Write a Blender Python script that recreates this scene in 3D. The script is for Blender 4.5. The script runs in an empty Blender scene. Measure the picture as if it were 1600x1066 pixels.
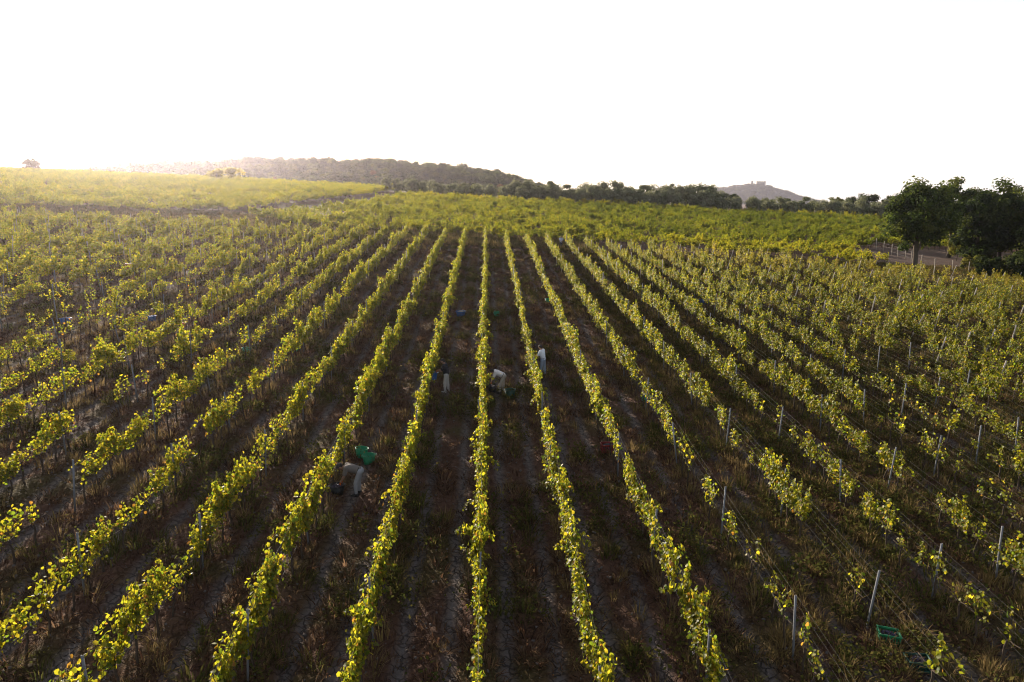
import bpy, math, random
import numpy as np
from mathutils import Vector, Euler

# ------------------------------------------------------------------ camera, sky, sun, exposure
SC = bpy.context.scene
COL = SC.collection
ZC = 12.0
cam_d = bpy.data.cameras.new('camera')
cam_d.sensor_width = 36.0
cam_d.lens = 36.0 * 1067.0 / 1600.0
cam_d.clip_start = 0.1
cam_d.clip_end = 20000.0
cam = bpy.data.objects.new('camera', cam_d)
COL.objects.link(cam)
cam.location = (0, 0, ZC)
cam.rotation_euler = (math.pi / 2 - math.atan((533 - 310) / 1067.0), 0, 0)
SC.camera = cam

SUN_AZ = -29.0      # degrees clockwise from the view direction (+y)
SUN_EL = 14.0
VEIL = 0.405          # brightness of the hazy sky at the horizon
world = bpy.data.worlds.new('World')
SC.world = world
world.use_nodes = True
wn = world.node_tree.nodes
wl = world.node_tree.links
sky = wn.new('ShaderNodeTexSky')
sky.sky_type = 'NISHITA'
sky.sun_disc = False
sky.sun_elevation = math.radians(SUN_EL)
sky.sun_rotation = math.radians(SUN_AZ)
sky.altitude = 150
sky.air_density = 1.0
sky.dust_density = 1.5
sky.ozone_density = 1.0
bg = wn['Background']
bg.inputs['Strength'].default_value = 0.05
# a bright thin veil of high haze over the whole sky, thickest towards the horizon
wtc = wn.new('ShaderNodeTexCoord'); wsep = wn.new('ShaderNodeSeparateXYZ')
wl.new(wtc.outputs['Generated'], wsep.inputs[0])
wm = [wn.new('ShaderNodeMath') for _ in range(4)]
wm[0].operation = 'MAXIMUM'; wm[0].inputs[1].default_value = 0.0; wl.new(wsep.outputs[2], wm[0].inputs[0])
wm[1].operation = 'MULTIPLY'; wm[1].inputs[1].default_value = -2.8; wl.new(wm[0].outputs[0], wm[1].inputs[0])
wm[2].operation = 'EXPONENT'; wl.new(wm[1].outputs[0], wm[2].inputs[0])
wm[3].operation = 'MULTIPLY_ADD'; wm[3].inputs[1].default_value = 0.88; wm[3].inputs[2].default_value = 0.12; wl.new(wm[2].outputs[0], wm[3].inputs[0])
veil = wn.new('ShaderNodeVectorMath'); veil.operation = 'SCALE'
veil.inputs[0].default_value = tuple(VEIL * c / 0.05 for c in (1.0, 0.985, 0.975)); wl.new(wm[3].outputs[0], veil.inputs[3])
wadd = wn.new('ShaderNodeVectorMath'); wadd.operation = 'ADD'
wl.new(sky.outputs['Color'], wadd.inputs[0]); wl.new(veil.outputs[0], wadd.inputs[1])
wl.new(wadd.outputs[0], bg.inputs['Color'])

sun_d = bpy.data.lights.new('sun', 'SUN')
sun_d.energy = 5.0
sun_d.angle = math.radians(0.5)
sun_d.color = (1.0, 0.88, 0.72)
sun = bpy.data.objects.new('sun', sun_d)
COL.objects.link(sun)
_az, _el = math.radians(SUN_AZ), math.radians(SUN_EL)
SUNV = Vector((math.sin(_az) * math.cos(_el), math.cos(_az) * math.cos(_el), math.sin(_el)))
sun.rotation_euler = (-SUNV).to_track_quat('-Z', 'Y').to_euler()
sun.location = SUNV * 100

SC.view_settings.view_transform = 'Standard'
SC.view_settings.look = 'None'
SC.view_settings.exposure = 1.42
SC.view_settings.gamma = 1.0
SC.view_settings.use_curve_mapping = False
SC.render.engine = 'CYCLES'
SC.cycles.use_denoising = True
SC.cycles.filter_width = 1.1
SC.cycles.max_bounces = 6
SC.cycles.diffuse_bounces = 3
SC.cycles.transmission_bounces = 4
SC.cycles.volume_bounces = 0
SC.cycles.transparent_max_bounces = 4
SC.cycles.caustics_reflective = False
SC.cycles.caustics_refractive = False

R = np.random.default_rng(11)
random.seed(5)


# ------------------------------------------------------------------ helpers
def sstep(a, b, x):
    t = np.clip((np.asarray(x, float) - a) / (b - a), 0, 1)
    return t * t * (3 - 2 * t)


_tab = np.random.default_rng(3).random((256, 256))


def noise(x, y):
    x = np.asarray(x, float); y = np.asarray(y, float)
    xi = np.floor(x).astype(int); yi = np.floor(y).astype(int)
    fx = x - xi; fy = y - yi
    fx = fx * fx * (3 - 2 * fx); fy = fy * fy * (3 - 2 * fy)
    g = lambda i, j: _tab[i & 255, j & 255]
    return (g(xi, yi) * (1 - fx) + g(xi + 1, yi) * fx) * (1 - fy) + (g(xi, yi + 1) * (1 - fx) + g(xi + 1, yi + 1) * fx) * fy


def fbm(x, y, n=3):
    s = 0; a = 0.5
    for _ in range(n):
        s = s + a * noise(x, y); x = x * 2.03 + 17.3; y = y * 2.03 + 5.1; a *= 0.5
    return s / (1 - 0.5 ** n)


def ground(x, y):
    x = np.asarray(x, float); y = np.asarray(y, float)
    a = np.clip(y - 140, 0, 120); b = np.maximum(y - 260, 0)
    g = 0.067 * np.minimum(y, 140) + 0.067 * a - 0.00036 * a * a - 0.0194 * np.minimum(b, 250)
    return g - 0.05 * 300 * np.tanh(x / 300)


ROW = 2.6
SLANT = 0.0347


def row_x(k, y):
    return -0.30 + ROW * k - SLANT * y


def alley(x, y):
    """0 on a vine row, 0.5 in the middle of an alley"""
    u = (x + SLANT * y + 0.30) / ROW
    return np.abs(u - np.round(u))


def relief(x, y):
    """small relief of the near soil: berm under the rows, wheel ruts, clods"""
    s = alley(x, y) * ROW
    w = sstep(92, 86, y)
    rut = np.exp(-((s - 0.72) / 0.2) ** 2)
    z = 0.10 * np.exp(-(s / 0.28) ** 2) - 0.06 * rut + 0.05 * np.exp(-((s - 1.3) / 0.3) ** 2)
    z = z + 0.10 * (fbm(x * 1.1, y * 1.1) - 0.5)
    c = noise(x * 6.1, y * 6.1) * 0.6 + noise(x * 12.7 + 9, y * 12.7) * 0.4
    z = z + (0.13 * (1 - 0.45 * rut)) * (np.abs(c - 0.5) * 2) ** 1.2
    return z * w


def gz(x, y):
    return float(ground(x, y) + relief(x, y))


def mesh_from(name, V, faces, mats=(), midx=None, col=None, smooth=False):
    """faces: list of int arrays, each (n, 3) or (n, 4)"""
    me = bpy.data.meshes.new(name)
    V = np.ascontiguousarray(V, dtype=np.float32)
    faces = [np.asarray(f, dtype=np.int32) for f in faces if len(f)]
    nl = sum(f.size for f in faces); nf = sum(len(f) for f in faces)
    me.vertices.add(len(V)); me.vertices.foreach_set('co', V.ravel())
    me.loops.add(nl); me.polygons.add(nf)
    me.loops.foreach_set('vertex_index', np.concatenate([f.ravel() for f in faces]))
    tot = np.concatenate([np.full(len(f), f.shape[1], np.int32) for f in faces])
    st = np.concatenate([[0], np.cumsum(tot)[:-1]]).astype(np.int32)
    me.polygons.foreach_set('loop_start', st)
    me.polygons.foreach_set('loop_total', tot)
    if midx is not None:
        me.polygons.foreach_set('material_index', np.asarray(midx, np.int32))
    if smooth:
        me.polygons.foreach_set('use_smooth', np.ones(nf, bool))
    for m in mats:
        me.materials.append(m)
    if col is not None:
        at = me.attributes.new('col', 'FLOAT_COLOR', 'POINT')
        c = np.ones((len(V), 4), np.float32); c[:, :3] = col
        at.data.foreach_set('color', c.ravel())
    me.update(calc_edges=True)
    return me


class MB:
    """collects simple solids, then becomes one mesh"""
    def __init__(self):
        self.v = []; self.q = []; self.t = []; self.n = 0

    def add(self, V, q=(), t=()):
        V = np.asarray(V, float)
        self.v.append(V)
        if len(q): self.q.append(np.asarray(q, int) + self.n)
        if len(t): self.t.append(np.asarray(t, int) + self.n)
        self.n += len(V)
        return self

    def box(self, lo, hi, taper=0.0):
        x0, y0, z0 = lo; x1, y1, z1 = hi
        cx, cy = (x0 + x1) / 2, (y0 + y1) / 2
        k = 1 - taper
        V = [(x0, y0, z0), (x1, y0, z0), (x1, y1, z0), (x0, y1, z0)]
        V += [(cx + (a - cx) * k, cy + (b - cy) * k, z1) for a, b, _ in V]
        return self.add(V, [(3, 2, 1, 0), (4, 5, 6, 7), (0, 1, 5, 4), (1, 2, 6, 5), (2, 3, 7, 6), (3, 0, 4, 7)])

    def tube(self, pts, rad, n=6, cap=True):
        pts = np.asarray(pts, float); m = len(pts)
        rad = np.full(m, rad) if np.isscalar(rad) else np.asarray(rad, float)
        d = np.gradient(pts, axis=0); d /= np.linalg.norm(d, axis=1)[:, None] + 1e-9
        ref = np.where(np.abs(d[:, 2:3]) > 0.9, np.array([[1., 0, 0]]), np.array([[0, 0, 1.]]))
        a = np.cross(d, ref); a /= np.linalg.norm(a, axis=1)[:, None] + 1e-9
        b = np.cross(d, a)
        th = np.arange(n) * 2 * math.pi / n
        V = (pts[:, None] + rad[:, None, None] * (np.cos(th)[None, :, None] * a[:, None] + np.sin(th)[None, :, None] * b[:, None])).reshape(-1, 3)
        i = np.arange(m - 1)[:, None] * n; j = np.arange(n)[None]; j2 = (j + 1) % n
        q = np.stack([i + j, i + j2, i + n + j2, i + n + j], -1).reshape(-1, 4)
        t = []
        if cap:
            V = np.vstack([V, pts[:1], pts[-1:]])
            for jj in range(n):
                t.append((m * n, (jj + 1) % n, jj)); t.append((m * n + 1, (m - 1) * n + jj, (m - 1) * n + (jj + 1) % n))
        return self.add(V, q, t)

    def lathe(self, prof, n=20, closed=False):
        prof = np.asarray(prof, float); m = len(prof)
        th = np.arange(n) * 2 * math.pi / n
        V = np.stack([prof[:, 0][:, None] * np.cos(th), prof[:, 0][:, None] * np.sin(th), np.repeat(prof[:, 1][:, None], n, 1)], -1).reshape(-1, 3)
        i = np.arange(m - 1)[:, None] * n; j = np.arange(n)[None]; j2 = (j + 1) % n
        q = np.stack([i + j, i + j2, i + n + j2, i + n + j], -1).reshape(-1, 4)
        return self.add(V, q)

    def blob(self, c, r, squash=1.0):
        o = np.array([(1, 0, 0), (-1, 0, 0), (0, 1, 0), (0, -1, 0), (0, 0, 1), (0, 0, -1)], float) * r
        o[:, 2] *= squash
        return self.add(o + np.asarray(c), (), [(0, 2, 4), (2, 1, 4), (1, 3, 4), (3, 0, 4), (2, 0, 5), (1, 2, 5), (3, 1, 5), (0, 3, 5)])

    def arrays(self):
        V = np.vstack(self.v)
        q = np.vstack(self.q) if self.q else np.zeros((0, 4), int)
        t = np.vstack(self.t) if self.t else np.zeros((0, 3), int)
        return V, q, t

    def mesh(self, name, mat, smooth=False, col=None):
        V, q, t = self.arrays()
        return mesh_from(name, V, [q, t], [mat], smooth=smooth, col=col)


def link(name, me, parent=None, loc=None, rot=None):
    o = bpy.data.objects.new(name, me)
    COL.objects.link(o)
    if parent is not None: o.parent = parent
    if loc is not None: o.location = loc
    if rot is not None: o.rotation_euler = rot
    return o


def tag(o, label=None, cat=None, group=None, kind=None):
    if label: o['label'] = label
    if cat: o['category'] = cat
    if group: o['group'] = group
    if kind: o['kind'] = kind
    return o


def thing(name, label, cat, loc, rz=0.0, group=None):
    o = bpy.data.objects.new(name, None)
    o.empty_display_size = 0.2
    COL.objects.link(o)
    o.location = loc; o.rotation_euler = (0, 0, rz)
    return tag(o, label, cat, group)


_ones = ['', 'first', 'second', 'third', 'fourth', 'fifth', 'sixth', 'seventh', 'eighth', 'ninth', 'tenth', 'eleventh', 'twelfth', 'thirteenth',
         'fourteenth', 'fifteenth', 'sixteenth', 'seventeenth', 'eighteenth', 'nineteenth']
_tens = {2: 'twent', 3: 'thirt', 4: 'fort', 5: 'fift', 6: 'sixt', 7: 'sevent', 8: 'eight', 9: 'ninet'}


def nth(n):
    if n < 20: return _ones[n]
    t, o = divmod(n, 10)
    return _tens[t] + ('ieth' if o == 0 else 'y-' + _ones[o])


def row_words(k):
    if k == 0: return 'the middle row'
    return nth(abs(k)) + ' row ' + ('right' if k > 0 else 'left') + ' of the middle row'


# ------------------------------------------------------------------ materials
def new_mat(name):
    m = bpy.data.materials.new(name); m.use_nodes = True
    nt = m.node_tree
    for n in list(nt.nodes): nt.nodes.remove(n)
    out = nt.nodes.new('ShaderNodeOutputMaterial')
    return m, nt, out


def N(nt, t, **kw):
    n = nt.nodes.new(t)
    for k, v in kw.items():
        if k in n.inputs.keys(): n.inputs[k].default_value = v
        else: setattr(n, k, v)
    return n


def math_n(nt, op, a, b=None, c=None):
    n = nt.nodes.new('ShaderNodeMath'); n.operation = op
    for i, v in enumerate((a, b, c)):
        if v is None: continue
        if isinstance(v, (int, float)): n.inputs[i].default_value = v
        else: nt.links.new(v, n.inputs[i])
    return n.outputs[0]


def mix_col(nt, f, a, b, blend='MIX'):
    n = nt.nodes.new('ShaderNodeMix'); n.data_type = 'RGBA'; n.blend_type = blend
    for s, v in ((n.inputs[0], f), (n.inputs[6], a), (n.inputs[7], b)):
        if isinstance(v, (int, float)): s.default_value = v
        elif isinstance(v, tuple): s.default_value = (*v, 1)
        else: nt.links.new(v, s)
    return n.outputs[2]


def leaf_mat(name, trans, gain_t, rough=0.5, spec=0.25, back=(1, 1, 1)):
    """thin leaf: diffuse reflection plus light passing through; colour per leaf, tint per plant"""
    m, nt, out = new_mat(name)
    at = N(nt, 'ShaderNodeAttribute', attribute_name='col')
    ti = N(nt, 'ShaderNodeAttribute', attribute_name='tint', attribute_type='INSTANCER')
    green = math_n(nt, 'MAXIMUM', math_n(nt, 'MULTIPLY', ti.outputs['Fac'], -1.0), 0.0)
    gold = math_n(nt, 'MAXIMUM', ti.outputs['Fac'], 0.0)
    c = mix_col(nt, green, at.outputs['Color'], (0.028, 0.041, 0.006))  # dark green tint: greener leaf tone with shade between rows put into it
    c = mix_col(nt, gold, c, (0.21, 0.155, 0.02))
    dif = N(nt, 'ShaderNodeBsdfPrincipled', Roughness=rough)
    dif.inputs['Specular IOR Level'].default_value = spec
    nt.links.new(c, dif.inputs['Base Color'])
    tr = N(nt, 'ShaderNodeBsdfTranslucent')
    ct = mix_col(nt, 1.0, c, tuple(gain_t * b for b in back), 'MULTIPLY')
    nt.links.new(ct, tr.inputs['Color'])
    mx = N(nt, 'ShaderNodeMixShader'); mx.inputs[0].default_value = trans
    nt.links.new(dif.outputs[0], mx.inputs[1]); nt.links.new(tr.outputs[0], mx.inputs[2])
    nt.links.new(mx.outputs[0], out.inputs[0])
    return m


def plain_mat(name, col, rough=0.7, spec=0.3, metal=0.0, var=0.25, scale=8.0, bump=0.0, trans=0.0):
    m, nt, out = new_mat(name)
    tc = N(nt, 'ShaderNodeTexCoord')
    nz = N(nt, 'ShaderNodeTexNoise', Scale=scale, Detail=4.0)
    nt.links.new(tc.outputs['Object'], nz.inputs['Vector'])
    d = tuple(c * (1 - var) for c in col); e = tuple(min(1, c * (1 + var)) for c in col)
    c = mix_col(nt, nz.outputs['Fac'], d, e)
    p = N(nt, 'ShaderNodeBsdfPrincipled', Roughness=rough, Metallic=metal)
    p.inputs['Specular IOR Level'].default_value = spec
    nt.links.new(c, p.inputs['Base Color'])
    if bump:
        b = N(nt, 'ShaderNodeBump', Strength=bump, Distance=0.02)
        nt.links.new(nz.outputs['Fac'], b.inputs['Height']); nt.links.new(b.outputs[0], p.inputs['Normal'])
    sh = p.outputs[0]
    if trans:
        tr = N(nt, 'ShaderNodeBsdfTranslucent'); nt.links.new(c, tr.inputs['Color'])
        mx = N(nt, 'ShaderNodeMixShader'); mx.inputs[0].default_value = trans
        nt.links.new(sh, mx.inputs[1]); nt.links.new(tr.outputs[0], mx.inputs[2]); sh = mx.outputs[0]
    nt.links.new(sh, out.inputs[0])
    return m


def blade_mat(name):
    m, nt, out = new_mat(name)
    at = N(nt, 'ShaderNodeAttribute', attribute_name='col')
    ti = N(nt, 'ShaderNodeAttribute', attribute_name='tint', attribute_type='INSTANCER')
    c = mix_col(nt, math_n(nt, 'MULTIPLY', ti.outputs['Fac'], 1.0), at.outputs['Color'], (0.07, 0.09, 0.02))
    d = N(nt, 'ShaderNodeBsdfDiffuse'); nt.links.new(c, d.inputs['Color'])
    tr = N(nt, 'ShaderNodeBsdfTranslucent'); nt.links.new(c, tr.inputs['Color'])
    mx = N(nt, 'ShaderNodeMixShader'); mx.inputs[0].default_value = 0.4
    nt.links.new(d.outputs[0], mx.inputs[1]); nt.links.new(tr.outputs[0], mx.inputs[2])
    nt.links.new(mx.outputs[0], out.inputs[0])
    return m


def soil_mat():
    m, nt, out = new_mat('vineyard soil')
    geo = N(nt, 'ShaderNodeNewGeometry')
    sep = N(nt, 'ShaderNodeSeparateXYZ'); nt.links.new(geo.outputs['Position'], sep.inputs[0])
    X, Y = sep.outputs[0], sep.outputs[1]
    def nz(scale, detail=4.0, rough=0.55):
        n = N(nt, 'ShaderNodeTexNoise', Scale=scale, Detail=detail, Roughness=rough)
        nt.links.new(geo.outputs['Position'], n.inputs['Vector']); return n.outputs['Fac']
    u = math_n(nt, 'DIVIDE', math_n(nt, 'ADD', math_n(nt, 'ADD', X, math_n(nt, 'MULTIPLY', Y, SLANT)), 0.30), ROW)
    u = math_n(nt, 'ADD', u, math_n(nt, 'MULTIPLY', math_n(nt, 'SUBTRACT', nz(0.8, 2.0), 0.5), 0.13))
    s = math_n(nt, 'PINGPONG', u, 0.5)                       # 0 on the row, .5 mid alley
    track = math_n(nt, 'SUBTRACT', 1.0, math_n(nt, 'DIVIDE', math_n(nt, 'ABSOLUTE', math_n(nt, 'SUBTRACT', s, 0.277)), 0.11))
    track = math_n(nt, 'MAXIMUM', math_n(nt, 'MINIMUM', track, 1.0), 0.0)
    inrow = math_n(nt, 'LESS_THAN', Y, 91.0)
    track = math_n(nt, 'MULTIPLY', track, inrow)
    big, mid, fine = nz(0.35, 3.0), nz(2.3, 5.0), nz(14.0, 5.0, 0.65)
    litter = mix_col(nt, mid, (0.050, 0.027, 0.018), (0.175, 0.092, 0.060))
    weedy = mix_col(nt, fine, (0.040, 0.031, 0.013), (0.135, 0.096, 0.038))
    f = N(nt, 'ShaderNodeMapRange'); f.inputs[1].default_value = 0.47; f.inputs[2].default_value = 0.62
    nt.links.new(big, f.inputs[0])
    base = mix_col(nt, f.outputs[0], litter, weedy)
    clay = mix_col(nt, fine, (0.085, 0.070, 0.066), (0.24, 0.20, 0.185))
    tm = math_n(nt, 'MULTIPLY', track, math_n(nt, 'ADD', math_n(nt, 'MULTIPLY', mid, 1.2), 0.45))
    tm = math_n(nt, 'MINIMUM', tm, 1.0)
    c = mix_col(nt, tm, base, clay)
    # drying cracks of the clay
    vo = N(nt, 'ShaderNodeTexVoronoi', Scale=3.6, feature='DISTANCE_TO_EDGE')
    wob = N(nt, 'ShaderNodeVectorMath', operation='ADD')
    nv = N(nt, 'ShaderNodeTexNoise', Scale=4.0, Detail=3.0); nt.links.new(geo.outputs['Position'], nv.inputs['Vector'])
    sc = N(nt, 'ShaderNodeVectorMath', operation='SCALE'); sc.inputs[3].default_value = 0.25
    nt.links.new(nv.outputs['Color'], sc.inputs[0])
    nt.links.new(geo.outputs['Position'], wob.inputs[0]); nt.links.new(sc.outputs[0], wob.inputs[1])
    nt.links.new(wob.outputs[0], vo.inputs['Vector'])
    crack = math_n(nt, 'SUBTRACT', 1.0, math_n(nt, 'MINIMUM', math_n(nt, 'MULTIPLY', vo.outputs['Distance'], 11.0), 1.0))
    c = mix_col(nt, math_n(nt, 'MULTIPLY', crack, math_n(nt, 'MULTIPLY', math_n(nt, 'MULTIPLY', tm, big), 1.1)), c, (0.012, 0.010, 0.009))
    p = N(nt, 'ShaderNodeBsdfPrincipled', Roughness=0.95)
    p.inputs['Specular IOR Level'].default_value = 0.1
    nt.links.new(c, p.inputs['Base Color'])
    h = math_n(nt, 'ADD', math_n(nt, 'MULTIPLY', fine, 1.0), math_n(nt, 'MULTIPLY', crack, -0.9))
    h = math_n(nt, 'ADD', h, math_n(nt, 'MULTIPLY', nz(50.0, 3.0), 0.3))
    b = N(nt, 'ShaderNodeBump', Strength=1.0, Distance=0.11)
    nt.links.new(h, b.inputs['Height']); nt.links.new(b.outputs[0], p.inputs['Normal'])
    nt.links.new(p.outputs[0], out.inputs[0])
    return m


def dirt_mat(name, a, b_, scale=1.5):
    m, nt, out = new_mat(name)
    geo = N(nt, 'ShaderNodeNewGeometry')
    n1 = N(nt, 'ShaderNodeTexNoise', Scale=scale, Detail=6.0); nt.links.new(geo.outputs['Position'], n1.inputs['Vector'])
    c = mix_col(nt, n1.outputs['Fac'], a, b_)
    p = N(nt, 'ShaderNodeBsdfPrincipled', Roughness=0.95); p.inputs['Specular IOR Level'].default_value = 0.1
    nt.links.new(c, p.inputs['Base Color'])
    bp = N(nt, 'ShaderNodeBump', Strength=0.6, Distance=0.1)
    nt.links.new(n1.outputs['Fac'], bp.inputs['Height']); nt.links.new(bp.outputs[0], p.inputs['Normal'])
    nt.links.new(p.outputs[0], out.inputs[0])
    return m


M = {}
M['vine'] = leaf_mat('vine leaves', 0.62, 2.8, back=(1.0, 0.95, 0.5))
M['tree'] = leaf_mat('tree leaves', 0.4, 1.6, 0.8, 0.05, back=(1.0, 1.0, 0.6))
M['olive'] = leaf_mat('olive leaves', 0.4, 1.1, 0.7, 0.1, back=(1.0, 1.0, 0.8))
M['blade'] = blade_mat('grass blades')
M['soil'] = soil_mat()
M['track'] = dirt_mat('track dirt', (0.045, 0.030, 0.025), (0.10, 0.070, 0.060))
M['clearing'] = dirt_mat('clearing dirt', (0.06, 0.037, 0.028), (0.15, 0.098, 0.074))
M['meadow'] = dirt_mat('dry meadow', (0.28, 0.27, 0.17), (0.42, 0.40, 0.30), 0.15)
M['hill'] = dirt_mat('hill scrub', (0.030, 0.036, 0.022), (0.075, 0.08, 0.045), 0.02)
M['bark'] = plain_mat('vine bark', (0.055, 0.04, 0.03), 0.9, 0.1, bump=0.6, scale=30)
M['trunk'] = plain_mat('tree bark', (0.075, 0.06, 0.045), 0.9, 0.1, bump=0.6, scale=6)
M['metal'] = plain_mat('galvanised steel', (0.13, 0.132, 0.145), 0.7, 0.2, metal=0.05, var=0.2, scale=12)
M['wood'] = plain_mat('weathered stake wood', (0.34, 0.29, 0.24), 0.85, 0.15, var=0.3, scale=15)
M['wire'] = plain_mat('steel wire', (0.16, 0.155, 0.15), 0.6, 0.3, metal=0.2)
M['grape'] = plain_mat('dark grapes', (0.035, 0.022, 0.05), 0.4, 0.4, scale=30)
M['clod'] = plain_mat('clay clods', (0.12, 0.10, 0.09), 0.95, 0.1, var=0.4, scale=20)

# ------------------------------------------------------------------ the setting
def graded(segs):
    out = []
    for a, b, step in segs:
        n = max(1, int(round((b - a) / step)))
        out += list(np.linspace(a, b, n, endpoint=False))
    return np.array(out + [segs[-1][1]])


def grid_mesh(name, xs, ys, zf, mat, smooth=True, keep=None):
    Xg, Yg = np.meshgrid(xs, ys)
    Z = zf(Xg, Yg)
    V = np.stack([Xg, Yg, Z], -1).reshape(-1, 3)
    nx, ny = len(xs), len(ys)
    i = np.arange(ny - 1)[:, None] * nx + np.arange(nx - 1)[None]
    q = np.stack([i, i + 1, i + nx + 1, i + nx], -1).reshape(-1, 4)
    return mesh_from(name, V, [q], [mat], smooth=smooth)


xs = graded([(-4000, -800, 400), (-800, -300, 60), (-300, -80, 8), (-80, -20, 0.6), (-20, 20, 0.12), (20, 80, 0.6), (80, 300, 8), (300, 800, 60), (800, 4000, 400)])
ys = graded([(-300, -20, 40), (-20, 11, 2.5), (11, 40, 0.12), (40, 90, 0.5), (90, 260, 3), (260, 560, 15), (560, 4000, 300)])
tag(link('ground', grid_mesh('ground', xs, ys, lambda x, y: ground(x, y) + relief(x, y), M['soil'])), kind='structure')


def strip(name, pts, width, mat, lift=0.04, seg=1.0):
    """a track laid on the ground along a line of points"""
    P = [np.array(p, float) for p in pts]
    line = []
    for a, b in zip(P[:-1], P[1:]):
        n = max(2, int(np.linalg.norm(b - a) / seg))
        line += [a + (b - a) * t for t in np.linspace(0, 1, n, endpoint=False)]
    line.append(P[-1]); L = np.array(line)
    for _ in range(6): L[1:-1] = (L[:-2] + L[1:-1] * 2 + L[2:]) / 4
    d = np.gradient(L, axis=0); d /= np.linalg.norm(d, axis=1)[:, None]
    nrm = np.stack([-d[:, 1], d[:, 0]], 1)
    offs = np.linspace(-0.5, 0.5, 6)
    w = width * (0.9 + 0.25 * fbm(L[:, 0] * 0.2, L[:, 1] * 0.2))
    XY = L[:, None] + nrm[:, None] * (offs[None, :, None] * w[:, None, None])
    Z = ground(XY[..., 0], XY[..., 1]) + lift
    V = np.concatenate([XY, Z[..., None]], -1).reshape(-1, 3)
    n = len(L); i = np.arange(n - 1)[:, None] * 6 + np.arange(5)[None]
    q = np.stack([i, i + 6, i + 7, i + 1], -1).reshape(-1, 4)
    return tag(link(name, mesh_from(name, V, [q], [mat], smooth=True)), kind='structure')


TRACK = [(-150, 93), (-110, 97), (-72, 99), (-55, 100.5), (-44, 105), (-38, 121), (-31.5, 150), (-29, 166)]
strip('dirt_track', TRACK, 4.5, M['track'], 0.05)
strip('headland_track', [(-52, 97.5), (-30, 93.0), (-3, 91.3), (16, 89.6), (32, 87.0), (44, 82.5)], 2.6, M['track'], 0.09)
strip('field_edge_path', [(-29, 166.5), (-8, 168), (15, 167.6), (40, 168), (61, 168), (90, 169), (130, 171)], 3.0, M['track'], 0.06)


def patch(name, poly, mat, lift, step=1.0, zf=None):
    P = np.array(poly, float)
    zf = zf or ground
    c = P.mean(0)
    rings = []
    th = np.linspace(0, 1, 81)[:-1] * len(P)
    i = th.astype(int); f = (th - i)[:, None]
    B = P[i % len(P)] * (1 - f) + P[(i + 1) % len(P)] * f
    for _ in range(2): B = (np.roll(B, 1, 0) + 2 * B + np.roll(B, -1, 0)) / 4
    nr = 14
    V = [np.array([[c[0], c[1]]])] + [c + (B - c) * r for r in np.linspace(1 / nr, 1, nr)]
    V = np.vstack(V); Z = zf(V[:, 0], V[:, 1]) + lift
    m = len(B); j = np.arange(m); j2 = (j + 1) % m
    t = np.stack([np.zeros(m, int), 1 + j, 1 + j2], 1)
    q = np.vstack([np.stack([1 + k * m + j, 1 + (k + 1) * m + j, 1 + (k + 1) * m + j2, 1 + k * m + j2], 1) for k in range(nr - 1)])
    return tag(link(name, mesh_from(name, np.column_stack([V, Z]), [q, t], [mat], smooth=True)), kind='structure')


CLEAR = [(45, 92), (49, 101), (57, 108.5), (78, 110), (84, 96), (72, 80), (58, 80), (51, 83.5)]
patch('dirt_clearing', CLEAR, M['clearing'], 0.07)

# wooded hill behind the vineyard
_hx = np.array([-420, -350, -292, -237, -197, -158, -138, -99, -63, -39, -12, 12, 22, 32, 60, 120])
_hz = np.array([12, 13, 16, 23, 28, 29.5, 29.5, 29.5, 28.5, 25, 22.5, 18, 14, 7, -2, -6]) - 2.0


def hill_z(x, y):
    ridge = np.interp(x, _hx, _hz) + 3.0 * (fbm(x / 22.0, y / 40.0) - 0.5)
    foot = np.interp(x, [-420, -200, -90, 0, 60], [16.0, 13.0, 9.0, 3.0, -4.0])
    t = sstep(275, 440, y); back = sstep(470, 620, y)
    return (foot + (ridge - foot) * t) * (1 - back) + -8.0 * back


tag(link('wooded_hill', grid_mesh('wooded_hill', np.linspace(-420, 110, 90), np.linspace(262, 620, 60), hill_z, M['hill'])), kind='structure')
patch('pale_meadow', [(-175, 288), (-150, 312), (-115, 316), (-78, 300), (-84, 284), (-130, 278)], M['meadow'], 0.25, zf=hill_z)


def ridge_hill(name, prof, Y, depth, base, seed, mat):
    """prof: (azimuth tangent, height) pairs of the skyline"""
    px = np.array([p[0] for p in prof]) * Y; pz = np.array([p[1] for p in prof])
    xs_ = np.linspace(px[0], px[-1], 160); ys_ = np.linspace(Y - depth, Y + depth, 40)
    def zf(x, y):
        r = np.interp(x, px, pz)
        f = sstep(0, 1, 1 - np.abs(y - Y) / depth)
        return base + (r - base) * f + 5.0 * (fbm(x / 60.0 + seed, y / 60.0) - 0.5) * f
    return tag(link(name, grid_mesh(name, xs_, ys_, zf, mat)), kind='structure'), zf


def skyline(Y, pts):
    # pixel-free: tangent of azimuth and height for a skyline seen at elevation e (both as slopes)
    return [(t, ZC + e * Y) for t, e in pts]


far_o, far_zf = ridge_hill('distant_hill', skyline(2500, [(0.20, -0.03), (0.25, -0.006), (0.292, 0.0105), (0.305, 0.012), (0.325, 0.0145), (0.340, 0.0165), (0.356, 0.0175),
                            (0.366, 0.013), (0.382, 0.009), (0.40, 0.002), (0.43, -0.006), (0.47, -0.013), (0.52, -0.02), (0.6, -0.03)]), 2500, 420, -40, 3, M['hill'])
ridge_hill('hazy_hill', skyline(1500, [(-1.2, 0.035), (-0.9, 0.038), (-0.75, 0.045), (-0.68, 0.053), (-0.62, 0.054), (-0.56, 0.05), (-0.48, 0.04), (-0.4, 0.03), (-0.25, 0.0)]), 1500, 300, -20, 8, M['hill'])

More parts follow.
